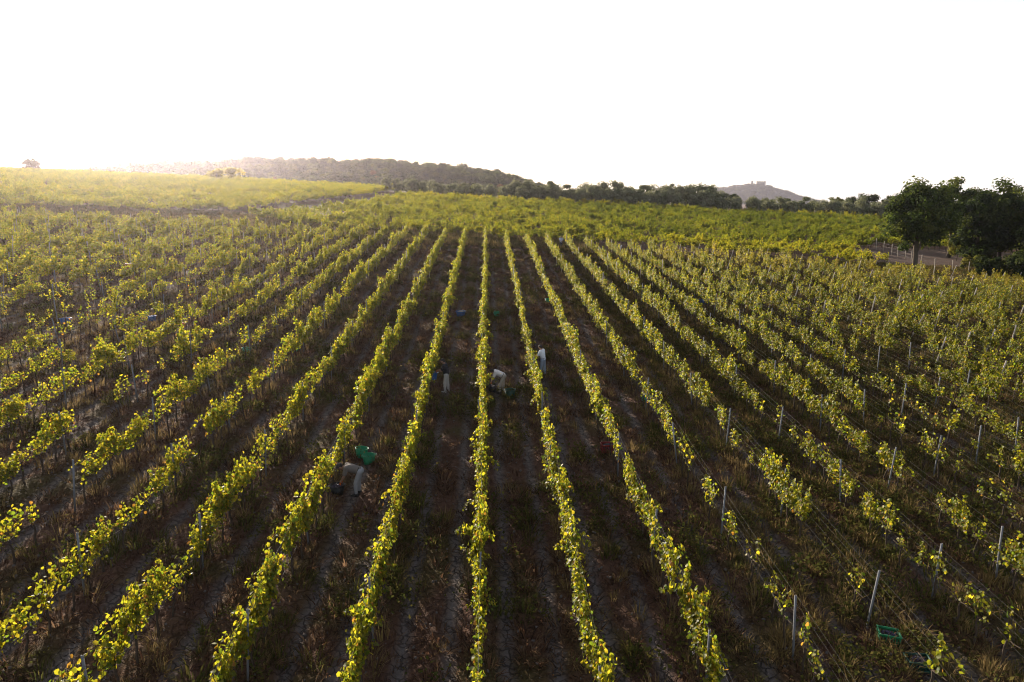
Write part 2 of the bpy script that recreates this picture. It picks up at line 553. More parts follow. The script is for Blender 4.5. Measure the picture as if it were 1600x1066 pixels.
# air
hz = MB().box((-4300, -400, -48), (4300, 4300, 82)).mesh('haze', None)
hz.materials.clear()
hm, hnt, hout = new_mat('hazy air')
pv = N(hnt, 'ShaderNodeVolumePrincipled', Density=0.00015, Anisotropy=0.87)
pv.inputs['Color'].default_value = (0.94, 0.86, 0.98, 1)
hnt.links.new(pv.outputs[0], hout.inputs['Volume'])
hz.materials.append(hm)
tag(link('haze', hz), kind='stuff')


# ------------------------------------------------------------------ leaves, vines, trees
def leaves_mesh(C, Nn, T, size, col, kind='vine'):
    """one folded leaf per centre C, normal Nn, direction T"""
    Nn = Nn / (np.linalg.norm(Nn, axis=1)[:, None] + 1e-9)
    T = T - (T * Nn).sum(1)[:, None] * Nn
    T /= np.linalg.norm(T, axis=1)[:, None] + 1e-9
    B = np.cross(Nn, T)
    if kind == 'vine':
        pat = np.array([(-0.75, 0, 0), (-0.55, 0.75, 0.18), (0.35, 0.9, 0.22), (1.05, 0, -0.05), (0.35, -0.9, 0.22), (-0.55, -0.75, 0.18)])
        fq = np.array([(0, 1, 2, 3), (3, 4, 5, 0)])
    else:
        pat = np.array([(-1, 0, 0), (0, 0.62, 0.1), (1, 0, -0.05), (0, -0.62, 0.1)])
        fq = np.array([(0, 1, 2, 3)])
    n, k = len(C), len(pat)
    V = C[:, None] + size[:, None, None] * (pat[None, :, 0:1] * T[:, None] + pat[None, :, 1:2] * B[:, None] + pat[None, :, 2:3] * Nn[:, None])
    F = (np.arange(n)[:, None, None] * k + fq[None]).reshape(-1, 4)
    return V.reshape(-1, 3), F, np.repeat(col, k, 0)


VCOL = np.array([(0.108, 0.118, 0.011), (0.158, 0.146, 0.013), (0.205, 0.168, 0.016), (0.058, 0.086, 0.010), (0.15, 0.078, 0.02)])


def vine_arrays(rng, vig):
    """trunk (V,q,t) and foliage (V,F,col) of one vine trained along local y"""
    tr = MB()
    n = 7
    zt = 0.72 + rng.uniform(-0.06, 0.06)
    p = np.zeros((n, 3)); p[:, 2] = np.linspace(-0.1, zt, n)
    p[1:, 0] += np.cumsum(rng.normal(0, 0.018, n - 1)); p[1:, 1] += np.cumsum(rng.normal(0, 0.022, n - 1))
    tr.tube(p, np.linspace(0.034, 0.022, n), 6)
    head = p[-1]
    arms = []
    for s in (-1, 1):
        m = 6
        a = np.zeros((m, 3)); a[:, 1] = head[1] + s * np.linspace(0, 0.46, m); a[:, 0] = head[0] + np.cumsum(rng.normal(0, 0.01, m)); a[:, 2] = head[2] + np.linspace(0, 0.05, m) + rng.normal(0, 0.008, m)
        a[0] = head
        if vig > 0.15 or rng.random() < 0.6:
            tr.tube(a, np.linspace(0.02, 0.011, m), 5)
        arms.append(a)
    C = []; D = []
    ns = int(2 + 11 * vig)
    for i in range(ns):
        a = arms[i % 2]
        j = rng.uniform(0, 1) * (len(a) - 1) * (0.45 + 0.55 * min(1, vig * 1.6)); j0 = int(j); f = j - j0
        b = a[j0] * (1 - f) + a[min(j0 + 1, len(a) - 1)] * f
        L = rng.uniform(0.4, 1.15) * (0.75 + 0.38 * vig)
        arch = rng.random() < 0.22
        if arch: L *= 1.35
        m = int(L / 0.045)
        t = np.linspace(0, 1, m)
        lean = rng.normal(0, 1, 2) * np.array([0.055, 0.2]); side = rng.choice([-1, 1]); drift = rng.choice([-1, 1]) * rng.uniform(0.3, 0.7)
        x = b[0] + lean[0] * t * L; y = b[1] + lean[1] * t * L; z = b[2] + L * t
        if arch:
            z = b[2] + L * (t - 0.75 * t ** 2.2); y = y + drift * t ** 1.7 * L; x = x + side * 0.25 * t ** 1.6 * L
        else:
            z = b[2] + L * (t - 0.12 * t ** 3); x = x + side * 0.06 * t ** 2
        pts = np.stack([x, y, z], 1)
        if m >= 3: tr.tube(pts[:: max(1, m // 5)], 0.006, 4, cap=False)
        rep = 2 if vig > 0.35 else 1
        for _ in range(rep):
            keep = rng.random(m) < (0.86 if vig > 0.2 else 0.7)
            C.append(pts[keep] + rng.normal(0, 1, (keep.sum(), 3)) * np.array([0.032, 0.06, 0.05])); 
            d = np.gradient(pts, axis=0)[keep]; D.append(d)
    if vig > 0.3:      # the inner mass of the hedge
        k = int(330 * (vig - 0.15))
        c = np.stack([rng.normal(0, 0.06, k), rng.uniform(-0.5, 0.5, k), 0.70 + 0.78 * rng.beta(1.4, 1.35, k)], 1)
        c[:, 2] += 0.10 * np.sin(c[:, 1] * 9 + rng.uniform(0, 6))
        C.append(c); D.append(rng.normal(0, 1, (k, 3)))
    C = np.vstack(C); D = np.vstack(D)
    k = len(C)
    out = np.zeros((k, 3)); out[:, 0] = np.sign(C[:, 0] + rng.normal(0, 0.06, k)); out[:, 2] = 0.55
    Nn = out + rng.normal(0, 0.55, (k, 3))
    T = rng.normal(0, 0.5, (k, 3)); T[:, 2] -= 0.8
    size = rng.uniform(0.034, 0.062, k)
    pc = np.array([0.34, 0.30, 0.14, 0.17, 0.05])
    low = np.clip((0.95 - C[:, 2]) * 0.35, 0, 0.2)
    ci = rng.choice(5, k, p=pc)
    ci = np.where(rng.random(k) < low, 4, ci)
    col = VCOL[ci] * rng.uniform(0.8, 1.2, (k, 1))
    return tr, leaves_mesh(C, Nn, T, size, col)


def tree_arrays(rng, h, w, base, n_cl, n_leaf, leaf, pal, trunk_r, lobes=0.32, low=0.0, limb=9):
    """trunk with limbs, and a crown of leaf clumps with gaps. base: height where the crown begins"""
    tr = MB()
    n = 9
    p = np.zeros((n, 3)); p[:, 2] = np.linspace(-0.3, h * 0.72, n)
    p[1:, 0] += np.cumsum(rng.normal(0, 0.012 * h, n - 1)); p[1:, 1] += np.cumsum(rng.normal(0, 0.012 * h, n - 1))
    rr = trunk_r * np.linspace(1, 0.28, n); rr[0] *= 1.35
    tr.tube(p, rr, 8)
    cz = (h + base) / 2; rz = (h - base) / 2
    v = rng.normal(0, 1, (n_cl, 3)); v /= np.linalg.norm(v, axis=1)[:, None]
    r = rng.uniform(0.35, 1.0, n_cl) ** 0.55 * 0.86
    ctr = v * r[:, None]
    # a broad, uneven outline
    ang = np.arctan2(v[:, 1], v[:, 0]); ph = rng.uniform(0, 6.28, 3)
    wob = 1 + 0.14 * np.sin(2 * ang + ph[0]) + 0.12 * np.sin(3 * ang + 2 * v[:, 2] + ph[1]) + 0.1 * np.sin(5 * v[:, 2] + ph[2])
    ctr *= wob[:, None]
    ctr = ctr * np.array([w / 2, w / 2, rz]) + np.array([0, 0, cz])
    top = p[-1]
    for i in range(min(limb, n_cl)):
        c = ctr[i]
        s = p[min(n - 1, max(2, int(n * (0.3 + 0.6 * i / max(1, limb)))))]
        mid = (s + c) / 2 + np.array([0, 0, -0.06 * h * rng.random()])
        tr.tube(np.array([s, (s + mid) / 2 + [0, 0, .02 * h], mid, (mid + c) / 2, c]), trunk_r * np.array([0.42, 0.34, 0.26, 0.18, 0.08]), 5)
    cl = rng.integers(0, n_cl, n_leaf)
    rad = lobes * min(w / 2, rz) * rng.uniform(0.7, 1.35, n_cl)
    d = rng.normal(0, 1, (n_leaf, 3)); d /= np.linalg.norm(d, axis=1)[:, None]
    C = ctr[cl] + d * (rad[cl] * rng.random(n_leaf) ** 0.45)[:, None] * np.array([1.1, 1.1, 0.8])
    ok = C[:, 2] > max(0.15, base * 0.75 + low)
    C = C[ok]; cl = cl[ok]; d = d[ok]; k = len(C)
    Nn = d + np.array([0, 0, 0.6]) + rng.normal(0, 0.5, (k, 3))
    T = rng.normal(0, 1, (k, 3))
    pal = np.array(pal)
    cc = pal[rng.integers(0, len(pal), n_cl)][cl]
    col = cc * rng.uniform(0.75, 1.3, (k, 1))
    return tr, leaves_mesh(C, Nn, T, leaf * rng.uniform(0.7, 1.3, k), col, 'tree')


def joined(name, tr, fo, mt, mf):
    V, q, t = tr.arrays(); V2, F2, c2 = fo
    n = len(V)
    return mesh_from(name, np.vstack([V, V2]), [q, F2 + n, t], [mt, mf],
                     midx=np.concatenate([np.zeros(len(q)), np.ones(len(F2)), np.zeros(len(t))]),
                     col=np.vstack([np.full((n, 3), 0.05), c2]))


def scatter(name, protos, P, rot, scale, idx, tint):
    """ONE object: copies of the protos at the points P (geometry nodes)"""
    col = bpy.data.collections.new(name + ' kinds')
    for i, me in enumerate(protos):
        o = bpy.data.objects.new('%s_kind_%03d' % (name, i), me)
        col.objects.link(o)
    n = len(P)
    me = bpy.data.meshes.new(name)
    me.vertices.add(n); me.vertices.foreach_set('co', np.ascontiguousarray(P, np.float32).ravel())
    a = me.attributes.new('rot', 'FLOAT_VECTOR', 'POINT'); a.data.foreach_set('vector', np.ascontiguousarray(rot, np.float32).ravel())
    a = me.attributes.new('scl', 'FLOAT_VECTOR', 'POINT'); a.data.foreach_set('vector', np.ascontiguousarray(scale, np.float32).ravel())
    a = me.attributes.new('kind_no', 'INT', 'POINT'); a.data.foreach_set('value', np.ascontiguousarray(idx, np.int32))
    a = me.attributes.new('tint', 'FLOAT', 'POINT'); a.data.foreach_set('value', np.ascontiguousarray(tint, np.float32))
    o = link(name, me)
    ng = bpy.data.node_groups.new(name + ' scatter', 'GeometryNodeTree')
    ng.interface.new_socket('Geometry', in_out='INPUT', socket_type='NodeSocketGeometry')
    ng.interface.new_socket('Geometry', in_out='OUTPUT', socket_type='NodeSocketGeometry')
    gi = ng.nodes.new('NodeGroupInput'); go = ng.nodes.new('NodeGroupOutput')
    ci = ng.nodes.new('GeometryNodeCollectionInfo')
    ci.inputs['Collection'].default_value = col
    ci.inputs['Separate Children'].default_value = True
    ci.inputs['Reset Children'].default_value = True
    ip = ng.nodes.new('GeometryNodeInstanceOnPoints')
    ip.inputs['Pick Instance'].default_value = True

    def named(nm, ty):
        x = ng.nodes.new('GeometryNodeInputNamedAttribute'); x.data_type = ty
        x.inputs['Name'].default_value = nm
        return x.outputs['Attribute']
    er = ng.nodes.new('FunctionNodeEulerToRotation')
    L = ng.links
    L.new(gi.outputs[0], ip.inputs['Points'])
    L.new(ci.outputs[0], ip.inputs['Instance'])
    L.new(named('kind_no', 'INT'), ip.inputs['Instance Index'])
    L.new(named('rot', 'FLOAT_VECTOR'), er.inputs[0]); L.new(er.outputs[0], ip.inputs['Rotation'])
    L.new(named('scl', 'FLOAT_VECTOR'), ip.inputs['Scale'])
    L.new(ip.outputs[0], go.inputs[0])
    md = o.modifiers.new('scatter', 'NODES'); md.node_group = ng
    return tag(o, kind='stuff')


# ---- vine kinds, from thin (0) to bushy (last)
NV_LEVEL, NV_EACH = 6, 7
VIGS = [0.12, 0.2, 0.32, 0.48, 0.66, 0.85]
vine_fol, vine_trunk, vine_join = [], [], []
for L_ in range(NV_LEVEL):
    for e in range(NV_EACH):
        tr, fo = vine_arrays(np.random.default_rng(100 + L_ * 31 + e), VIGS[L_])
        vine_trunk.append(tr.mesh('trunk', M['bark'], smooth=True))
        vine_fol.append(mesh_from('foliage', fo[0], [fo[1]], [M['vine']], col=fo[2]))
        vine_join.append(joined('grapevine', tr, fo, M['bark'], M['vine']))


def in_view(x, y, marg=12.0):
    return (np.abs(x) < 0.76 * y + marg)


def vigour(x, y, k):
    """how leafy the vines stand: full hedges in the middle, thin and broken near the sides"""
    n = fbm(x * 0.33 + k * 7.7, y * 0.33 + k * 3.1, 2)
    n = np.clip((n - 0.5) * 2.6 + 0.5, 0, 1)
    near = sstep(48, 17, y)
    far = sstep(20, 70, y)
    right = sstep(0.4, 4.5, k) * sstep(50, 16, y)
    left = sstep(-1.4, -5.0, k) * sstep(70, 16, y)
    base = 0.80 - 0.46 * right - 0.34 * left - 0.34 * sstep(-4, -9, k) * sstep(10, 30, y) - 0.26 * sstep(6, 11, k)
    amp = 0.40 - 0.12 * right
    return np.clip(base + amp * (n - 0.5) * 1.5, 0, 1)


# front block: rows run away from the camera
rows = []
for k in range(-34, 36):
    off = R.uniform(0, 0.86)
    y = np.arange(10.6 + off, 92.0, 0.86)
    y = y + R.normal(0, 0.04, len(y))
    x = row_x(k, y) + R.normal(0, 0.03, len(y))
    end = np.interp(x, [-70, -53, -3, 16, 32, 45, 60], [97.0, 97.2, 90.6, 88.2, 85.0, 79.0, 74.5])
    ok = in_view(x, y) & (y < end)
    x, y = x[ok], y[ok]
    v = vigour(x, y, k)
    side = max(sstep(1.5, 4.5, k), 0.7 * sstep(-1.8, -4.5, k)) * sstep(55, 22, y)
    v = np.clip(v + R.normal(0, 0.05, len(x)) + side * (R.normal(-0.05, 0.17, len(x))), 0.0, 1.0)
    rnd = R.random(len(x))
    keep = (v > 0.05) | (rnd < 0.55)
    keep &= ~((np.abs(x - 9.75) < 0.7) & (y > 14.3) & (y < 16.2))
    keep &= rnd > 0.03 + 0.10 * sstep(0.35, 0.1, v) + 0.13 * side
    rows.append(np.stack([x[keep], y[keep], v[keep], np.full(keep.sum(), k)], 1))
front = np.vstack(rows)
front = front[np.argsort(front[:, 1])]


def level(v):
    return np.clip(np.floor(v * NV_LEVEL + R.uniform(-0.45, 0.45, np.shape(v))), 0, NV_LEVEL - 1).astype(int)


lv = level(front[:, 2])
kid = lv * NV_EACH + R.integers(0, NV_EACH, len(lv))
rz = np.where(R.random(len(lv)) < 0.5, 0, math.pi) + SLANT + R.normal(0, 0.07, len(lv))
scl = R.uniform(0.92, 1.10, len(lv))
szs = R.uniform(0.84, 1.2, len(lv))
vis = (np.abs(front[:, 0]) < 0.75 * (front[:, 1] * 0.98 + 2.0) + 0.3) & (front[:, 1] > 11.6)
pick = np.where(vis)[0][:300]
LOOKS = ['nearly bare thin grapevine', 'thin sparse grapevine', 'airy yellow-green grapevine', 'leafy yellow-green grapevine', 'full yellow-green grapevine', 'bushy yellow-green grapevine']

gb = MB()
for _ in range(16):
    c = R.normal(0, 1, 3); c /= np.linalg.norm(c)
    t = R.random()
    gb.blob((c[0] * 0.035 * (1 - t * 0.7), c[1] * 0.035 * (1 - t * 0.7), -0.15 * t), 0.016)
grape_me = gb.mesh('grape_bunch', M['grape'], smooth=True)

count_in_row = {}
for i in pick:
    x, y, v, k = front[i]; k = int(k)
    count_in_row[k] = count_in_row.get(k, 0) + 1
    o = thing('grapevine', '%s, %s from the bottom edge, %s' % (LOOKS[lv[i]], nth(count_in_row[k]), row_words(k)), 'grapevine',
              (x, y, gz(x, y)), rz[i], 'grapevines in the nearest part of the rows')
    s = scl[i]
    o.scale = (s, s, s * szs[i])
    link('trunk', vine_trunk[kid[i]], o)
    link('foliage', vine_fol[kid[i]], o)
    if lv[i] >= 2:
        for _ in range(int(R.integers(0, 3))):
            b = link('grape_bunch', grape_me, o, (R.normal(0, 0.05), R.uniform(-0.35, 0.35), R.uniform(0.68, 0.8)), (0, 0, R.uniform(0, 6)))
            b.scale = (1, 1, R.uniform(0.8, 1.3))

rest = np.setdiff1d(np.arange(len(front)), pick)
P = [np.column_stack([front[rest, 0], front[rest, 1], ground(front[rest, 0], front[rest, 1]) + relief(front[rest, 0], front[rest, 1])])]
RZ = [rz[rest]]; SS = [scl[rest]]; KI = [kid[rest]]
tint_f = 0.35 * sstep(45, 85, front[rest, 1]) * sstep(6, 22, front[rest, 0]) * sstep(0.3, 0.7, fbm(front[rest, 0] * 0.15, front[rest, 1] * 0.15)) * 1.6 - 0.12
TI = [np.clip(tint_f, -1, 0.8)]


def track_x(y):
    T = np.array(TRACK); return np.interp(y, T[:, 1], T[:, 0])


def track_y(x):
    T = np.array(TRACK[:5]); return np.interp(x, T[:, 0], T[:, 1])


def inside(poly, x, y):
    c = np.zeros(np.shape(x), bool); n = len(poly)
    for i in range(n):
        x0, y0 = poly[i]; x1, y1 = poly[(i + 1) % n]
        c ^= ((y0 > y) != (y1 > y)) & (x < (x1 - x0) * (y - y0) / (y1 - y0 + 1e-12) + x0)
    return c


def block(y_lo, y_hi, x_lo, x_hi, slope, test, spacing=0.9, row=2.6):
    out = []
    for c in np.arange(y_lo, y_hi, row):
        x = np.arange(x_lo + R.uniform(0, spacing), x_hi, spacing); x = x + R.normal(0, 0.05, len(x))
        y = c + slope * x + R.normal(0, 0.04, len(x))
        ok = in_view(x, y, 14) & test(x, y) & (R.random(len(x)) > 0.13)
        out.append(np.stack([x[ok], y[ok]], 1))
    return np.vstack(out)


CLEAR_IN = [(46, 91), (48, 100), (56, 106.0), (80, 108), (90, 96), (75, 78), (58, 78), (50, 83.0)]
back = block(88, 178, -60, 150, -0.02, lambda x, y: (y > np.interp(x, [-40, -3, 16, 32, 46, 60], [97.5, 93.3, 91.6, 89.2, 85.0, 83])) & (y < 165.8) & (x > track_x(y) + 5.5) & ((y > 105) | (x > -41 + (105 - y) * 1.1)) & ~inside(CLEAR_IN, x, y))
left = block(80, 262, -260, -20, 0.10, lambda x, y: (np.where(x < -44, y > track_y(x) + 4.2, x < track_x(y) - 4.2)) & (y < 238) & (y < 205 + np.maximum(0, -40 - x) * 0.8))
for blk, which in ((back, 0), (left, 1)):
    n = len(blk); x, y = blk[:, 0], blk[:, 1]
    P.append(np.column_stack([x, y, ground(x, y)]))
    RZ.append(math.pi / 2 + np.where(R.random(n) < 0.5, 0, math.pi) + R.normal(0, 0.08, n))
    SS.append(R.uniform(0.9, 1.12, n))
    v = np.clip(0.62 + 0.7 * (fbm(x * 0.2, y * 0.2) - 0.5) + R.normal(0, 0.16, n), 0.2, 1)
    KI.append(level(v) * NV_EACH + R.integers(0, NV_EACH, n))
    if which == 0:
        t = -0.42 * sstep(-25, 40, x) - 0.36 + 0.9 * sstep(157, 164, y) + 0.55 * sstep(104, 95, y) * sstep(8, 26, x) + 0.45 * (fbm(x * 0.12, y * 0.12) - 0.5)  # greener to the right, and darkened to stand in for shade among the rows
    else:
        t = -0.12 + 0.5 * (fbm(x * 0.1, y * 0.1) - 0.5)
    TI.append(np.clip(t + R.normal(0, 0.13, n), -0.9, 0.6))
P = np.vstack(P); RZ = np.concatenate(RZ); SS = np.concatenate(SS); KI = np.concatenate(KI); TI = np.concatenate(TI)
rot = np.zeros((len(P), 3)); rot[:, 2] = RZ
scatter('grapevines', vine_join, P, rot, SS[:, None] * np.column_stack([np.ones((len(SS), 2)), R.uniform(0.68, 1.26, len(SS))]), KI, TI)

# ---- trellis posts and wires
steel = MB()
steel.box((-0.023, -0.004, -0.3), (0.023, 0.004, 1.76)).box((-0.023, 0.004, -0.3), (-0.019, 0.030, 1.76)).box((0.019, 0.004, -0.3), (0.023, 0.030, 1.76))
steel_me = steel.mesh('post', M['metal'])
hook = MB()
for z in (0.85, 1.2, 1.5, 1.7): hook.box((0.023, 0.002, z), (0.032, 0.02, z + 0.03))
hook_me = hook.mesh('wire_hook', M['metal'])
stake = MB().tube([(0, 0, -0.3), (0.005, 0, 0.6), (-0.004, 0.006, 1.3), (0, 0, 1.95)], [0.05, 0.047, 0.044, 0.04], 7)
stake_me = stake.mesh('stake', M['wood'])
PY0, PSTEP = 12.2, 5.5
posts = []
for k in range(-30, 32):
    y0 = PY0 + (k * 1.37) % PSTEP - 1.5
    for y in np.arange(y0, 90, PSTEP):
        y = y + R.normal(0, 0.15); x = row_x(k, y)
        if not (abs(x) < 0.75 * (y * 0.98 + 2) + 0.5) or y < 11.5: continue
        if y > np.interp(x, [-70, -53, -3, 16, 32, 45, 60], [97.0, 97.2, 90.6, 88.2, 85.0, 79.0, 74.5]): continue
        posts.append((y, x, k))
posts.sort()
pc = {}
far_posts = MB()
for i, (y, x, k) in enumerate(posts):
    wooden = (k >= 11 and y > 30) or (k >= 8 and y > 52)
    z = gz(x, y)
    lean = (R.normal(0, 0.045), R.normal(0, 0.045) + (R.uniform(0.14, 0.34) if wooden else 0.0))
    if len(pc) and i >= 190 and not (wooden and y < 62):
        h = 1.85
        dx, dy = math.sin(lean[1]) * h, -math.sin(lean[0]) * h
        far_posts.tube([(x, y, z - 0.2), (x + dx, y + dy, z + h)], 0.035, 5)
        continue
    pc[k] = pc.get(k, 0) + 1
    if wooden:
        o = tag(link('vineyard_stake', stake_me, None, (x, y, z), (lean[0], lean[1], R.uniform(0, 6) * 0)), 'pale leaning wooden stake, %s from the near end, %s' % (nth(pc[k]), row_words(k)), 'stake', 'leaning wooden stakes in the vine rows')
    else:
        o = thing('trellis_post', 'grey metal trellis post, %s from the bottom edge, %s' % (nth(pc[k]), row_words(k)), 'post', (x, y, z), SLANT, 'metal trellis posts in the vine rows')
        o.rotation_euler = (lean[0], lean[1], SLANT)
        link('post', steel_me, o); link('wire_hook', hook_me, o)
fp = far_posts.mesh('trellis_posts', M['wood'])
tag(link('trellis_posts', fp), kind='stuff')

for k in range(-2, 14):
    o = thing('trellis_wires', 'thin steel wires strung between posts along %s' % row_words(k), 'trellis wires', (0, 0, 0), 0, 'wires strung along the vine rows')
    ys_ = np.arange(9.0, 62.0, 2.75); xs_ = row_x(k, ys_)
    if k > 7 or k < -6: ys_ = ys_[ys_ > abs(k) * 1.6]; xs_ = row_x(k, ys_)
    zs = ground(xs_, ys_) + 0.06
    for h in (0.84, 1.22, 1.5, 1.7):
        sag = np.where(np.arange(len(ys_)) % 2 == 0, 0, -0.02)
        for s in (0,):
            link('wire', MB().tube(np.column_stack([xs_ + 0.03 + s, ys_, zs + h + sag]), 0.0014, 3, cap=False).mesh('wire', M['wire']), o)

# ------------------------------------------------------------------ ground cover
def tuft(rng, n, h, spread, cols, curl=0.5, wid=0.006):
    V = []; F = []; Cc = []
    for i in range(n):
        a = rng.uniform(0, 6.28); r = spread * math.sqrt(rng.random()) * 0.5
        b = np.array([r * math.cos(a), r * math.sin(a), -0.02])
        hh = h * rng.uniform(0.5, 1.15)
        d = np.array([math.cos(a), math.sin(a), 0]) * hh * curl * rng.uniform(0.3, 1.3)
        sd = np.array([-math.sin(a), math.cos(a), 0]) * wid * rng.uniform(0.7, 1.5)
        m = b + d * 0.35 + np.array([0, 0, hh * 0.62]); t = b + d + np.array([0, 0, hh * rng.uniform(0.75, 1.0)])
        k = len(V)
        V += [b - sd, b + sd, m + sd * 0.8, m - sd * 0.8, t + sd * 0.2, t - sd * 0.2]
        F += [(k, k + 1, k + 2, k + 3), (k + 3, k + 2, k + 4, k + 5)]
        c = np.array(cols[rng.integers(0, len(cols))]) * rng.uniform(0.75, 1.25)
        Cc += [c] * 6
    return mesh_from('tuft', np.array(V), [np.array(F)], [M['blade']], col=np.array(Cc))


def weed(rng, n, h, spread, cols, leaf):
    c = np.stack([rng.normal(0, spread * 0.4, n), rng.normal(0, spread * 0.4, n), h * rng.beta(1.2, 1.6, n) + 0.01], 1)
    col = np.array(cols)[rng.integers(0, len(cols), n)] * rng.uniform(0.7, 1.3, (n, 1))
    V, F, cc = leaves_mesh(c, rng.normal(0, 0.6, (n, 3)) + [0, 0, 0.8], rng.normal(0, 1, (n, 3)), leaf * rng.uniform(0.6, 1.3, n), col, 'tree')
    return mesh_from('weed', V, [F], [M['blade']], col=cc)


BROWN = [(0.115, 0.062, 0.034), (0.08, 0.041, 0.025), (0.18, 0.11, 0.063), (0.035, 0.022, 0.016)]
STRAW = [(0.26, 0.18, 0.08), (0.19, 0.13, 0.055), (0.15, 0.11, 0.04)]
GREEN = [(0.075, 0.075, 0.019), (0.11, 0.092, 0.026), (0.05, 0.056, 0.015)]
rg = np.random.default_rng(77)
dry = [tuft(rg, 30, 0.13, 0.42, BROWN, 1.5, 0.007) for _ in range(6)]
straw = [tuft(rg, 34, 0.30, 0.34, STRAW, 0.7, 0.006) for _ in range(5)]
green = [tuft(rg, 30, 0.20, 0.34, GREEN, 0.8, 0.007) for _ in range(4)] + [weed(rg, 60, 0.22, 0.4, GREEN, 0.03) for _ in range(4)]


def cand(n, y0, y1):
    y = np.sqrt(R.uniform(y0 * y0, y1 * y1, n)); x = R.uniform(-1, 1, n) * (0.76 * y + 3)
    return x, y


def cover(name, protos, n, y0, y1, prob, smin, smax):
    x, y = cand(n, y0, y1)
    s = alley(x, y) * ROW
    trk = np.exp(-((s - 0.72) / 0.25) ** 2)
    ok = R.random(n) < prob(x, y, s, trk)
    x, y = x[ok], y[ok]; m = len(x)
    rot = np.column_stack([R.normal(0, 0.15, m), R.normal(0, 0.15, m), R.uniform(0, 6.28, m)])
    sc_ = R.uniform(smin, smax, m)
    scatter(name, protos, np.column_stack([x, y, ground(x, y) + relief(x, y)]), rot, np.column_stack([sc_, sc_, sc_ * R.uniform(0.7, 1.2, m)]), R.integers(0, len(protos), m), np.zeros(m))


def patchy(x, y, f, lo, hi, o=0.0):
    return sstep(lo, hi, fbm(x * f + o, y * f - o, 3))


cover('dry_litter', dry, 60000, 11, 89, lambda x, y, s, t: (1 - 0.93 * t) * (0.25 + 0.75 * patchy(x, y, 0.8, 0.4, 0.65)) * 0.95, 0.8, 2.0)
cover('straw_grass', straw, 62000, 11, 89, lambda x, y, s, t: (1 - 0.9 * t) * np.clip(np.maximum(patchy(x, y, 0.5, 0.46, 0.62, 9.0), 0.55 * sstep(4, 9, x)) * (0.3 + 1.2 * sstep(3, 9, x) + 0.4 * sstep(-6, -14, x)) + 0.45 * sstep(0.35, 0.0, s), 0, 1) * 0.7, 0.6, 1.6)
cover('green_weeds', green, 56000, 11, 89, lambda x, y, s, t: (1 - 0.85 * t) * np.maximum(patchy(x, y, 0.6, 0.50, 0.64, 31.0), 0.4 * sstep(4, 9, x)) * (0.75 + 0.6 * sstep(3, 12, x)), 0.7, 2.3)

cover('headland_grass', straw + green, 26000, 87, 110, lambda x, y, s, t: (x < 10) * 0.85 * (np.abs(y - np.interp(x, [-110, -72, -55, -44, -38], [97, 99, 100.5, 105, 121])) > 1.2), 1.2, 2.6)


def clod(rng):
    th = 8; V = rng.normal(0, 1, (14, 3)); V /= np.linalg.norm(V, axis=1)[:, None]
    b = MB(); b.blob((0, 0, 0), 1.0, 0.7)
    Vv, q, t = b.arrays()
    # one subdivision with jitter
    tri = t; vs = [*Vv]; cache = {}; out = []
    def mid(a, c):
        k = (min(a, c), max(a, c))
        if k not in cache:
            m = (vs[a] + vs[c]) / 2; m = m / np.linalg.norm(m) * rng.uniform(0.75, 1.15); vs.append(m * np.array([1, 1, 0.75])); cache[k] = len(vs) - 1
        return cache[k]
    for a, c, d in tri:
        ab, bc, ca = mid(a, c), mid(c, d), mid(d, a)
        out += [(a, ab, ca), (ab, c, bc), (ca, bc, d), (ab, bc, ca)]
    return mesh_from('clod', np.array(vs), [np.array(out)], [M['clod']])


clods = [clod(np.random.default_rng(40 + i)) for i in range(6)]
x, y = cand(36000, 11, 55)
m = len(x)
sc_ = 0.012 + 0.05 * R.random(m) ** 3.5
scatter('soil_clods', clods, np.column_stack([x, y, ground(x, y) + relief(x, y)]), R.uniform(0, 6.28, (m, 3)), np.repeat(sc_[:, None], 3, 1), R.integers(0, 6, m), np.zeros(m))

# ------------------------------------------------------------------ trees
OAK = [(0.035, 0.052, 0.012), (0.055, 0.075, 0.016), (0.075, 0.085, 0.02), (0.03, 0.042, 0.012)]
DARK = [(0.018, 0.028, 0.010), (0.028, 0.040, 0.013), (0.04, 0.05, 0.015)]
YELLOW_GREEN = [(0.12, 0.12, 0.022), (0.15, 0.135, 0.03), (0.085, 0.095, 0.02)]  # leaf colours of the yellow-green trees and shrubs
OLV = [(0.18, 0.185, 0.105), (0.22, 0.22, 0.135), (0.13, 0.145, 0.075)]
MIX = [(0.05, 0.062, 0.02), (0.075, 0.085, 0.024), (0.035, 0.045, 0.016)]
RUST = [(0.13, 0.06, 0.03), (0.11, 0.065, 0.03)]
_seed = [500]


def make_tree(name, label, cat, x, y, h, w, base, pal, n_cl=40, n_leaf=5000, leaf=0.22, tr=0.25, mat='tree', group=None, lobes=0.32, zf=None, limb=9, at=None):
    _seed[0] += 1
    rng = np.random.default_rng(_seed[0])
    t, fo = tree_arrays(rng, h, w, base, n_cl, n_leaf, leaf, pal, tr, lobes, limb=limb)
    z = float((zf or ground)(x, y))
    o = thing(name, label, cat, (x, y, z), 0, group)
    link('trunk', t.mesh('trunk', M['trunk'], smooth=True), o)
    link('crown', mesh_from('crown', fo[0], [fo[1]], [M[mat]], col=fo[2]), o)
    return o


def copy_tree(src, label, x, y, s, rz, zf=None, group=None):
    o = src.copy(); COL.objects.link(o)
    o.location = (x, y, float((zf or ground)(x, y))); o.rotation_euler = (0, 0, rz); o.scale = s
    o['label'] = label
    if group: o['group'] = group
    for c in src.children:
        d = c.copy(); COL.objects.link(d); d.parent = o
    return o


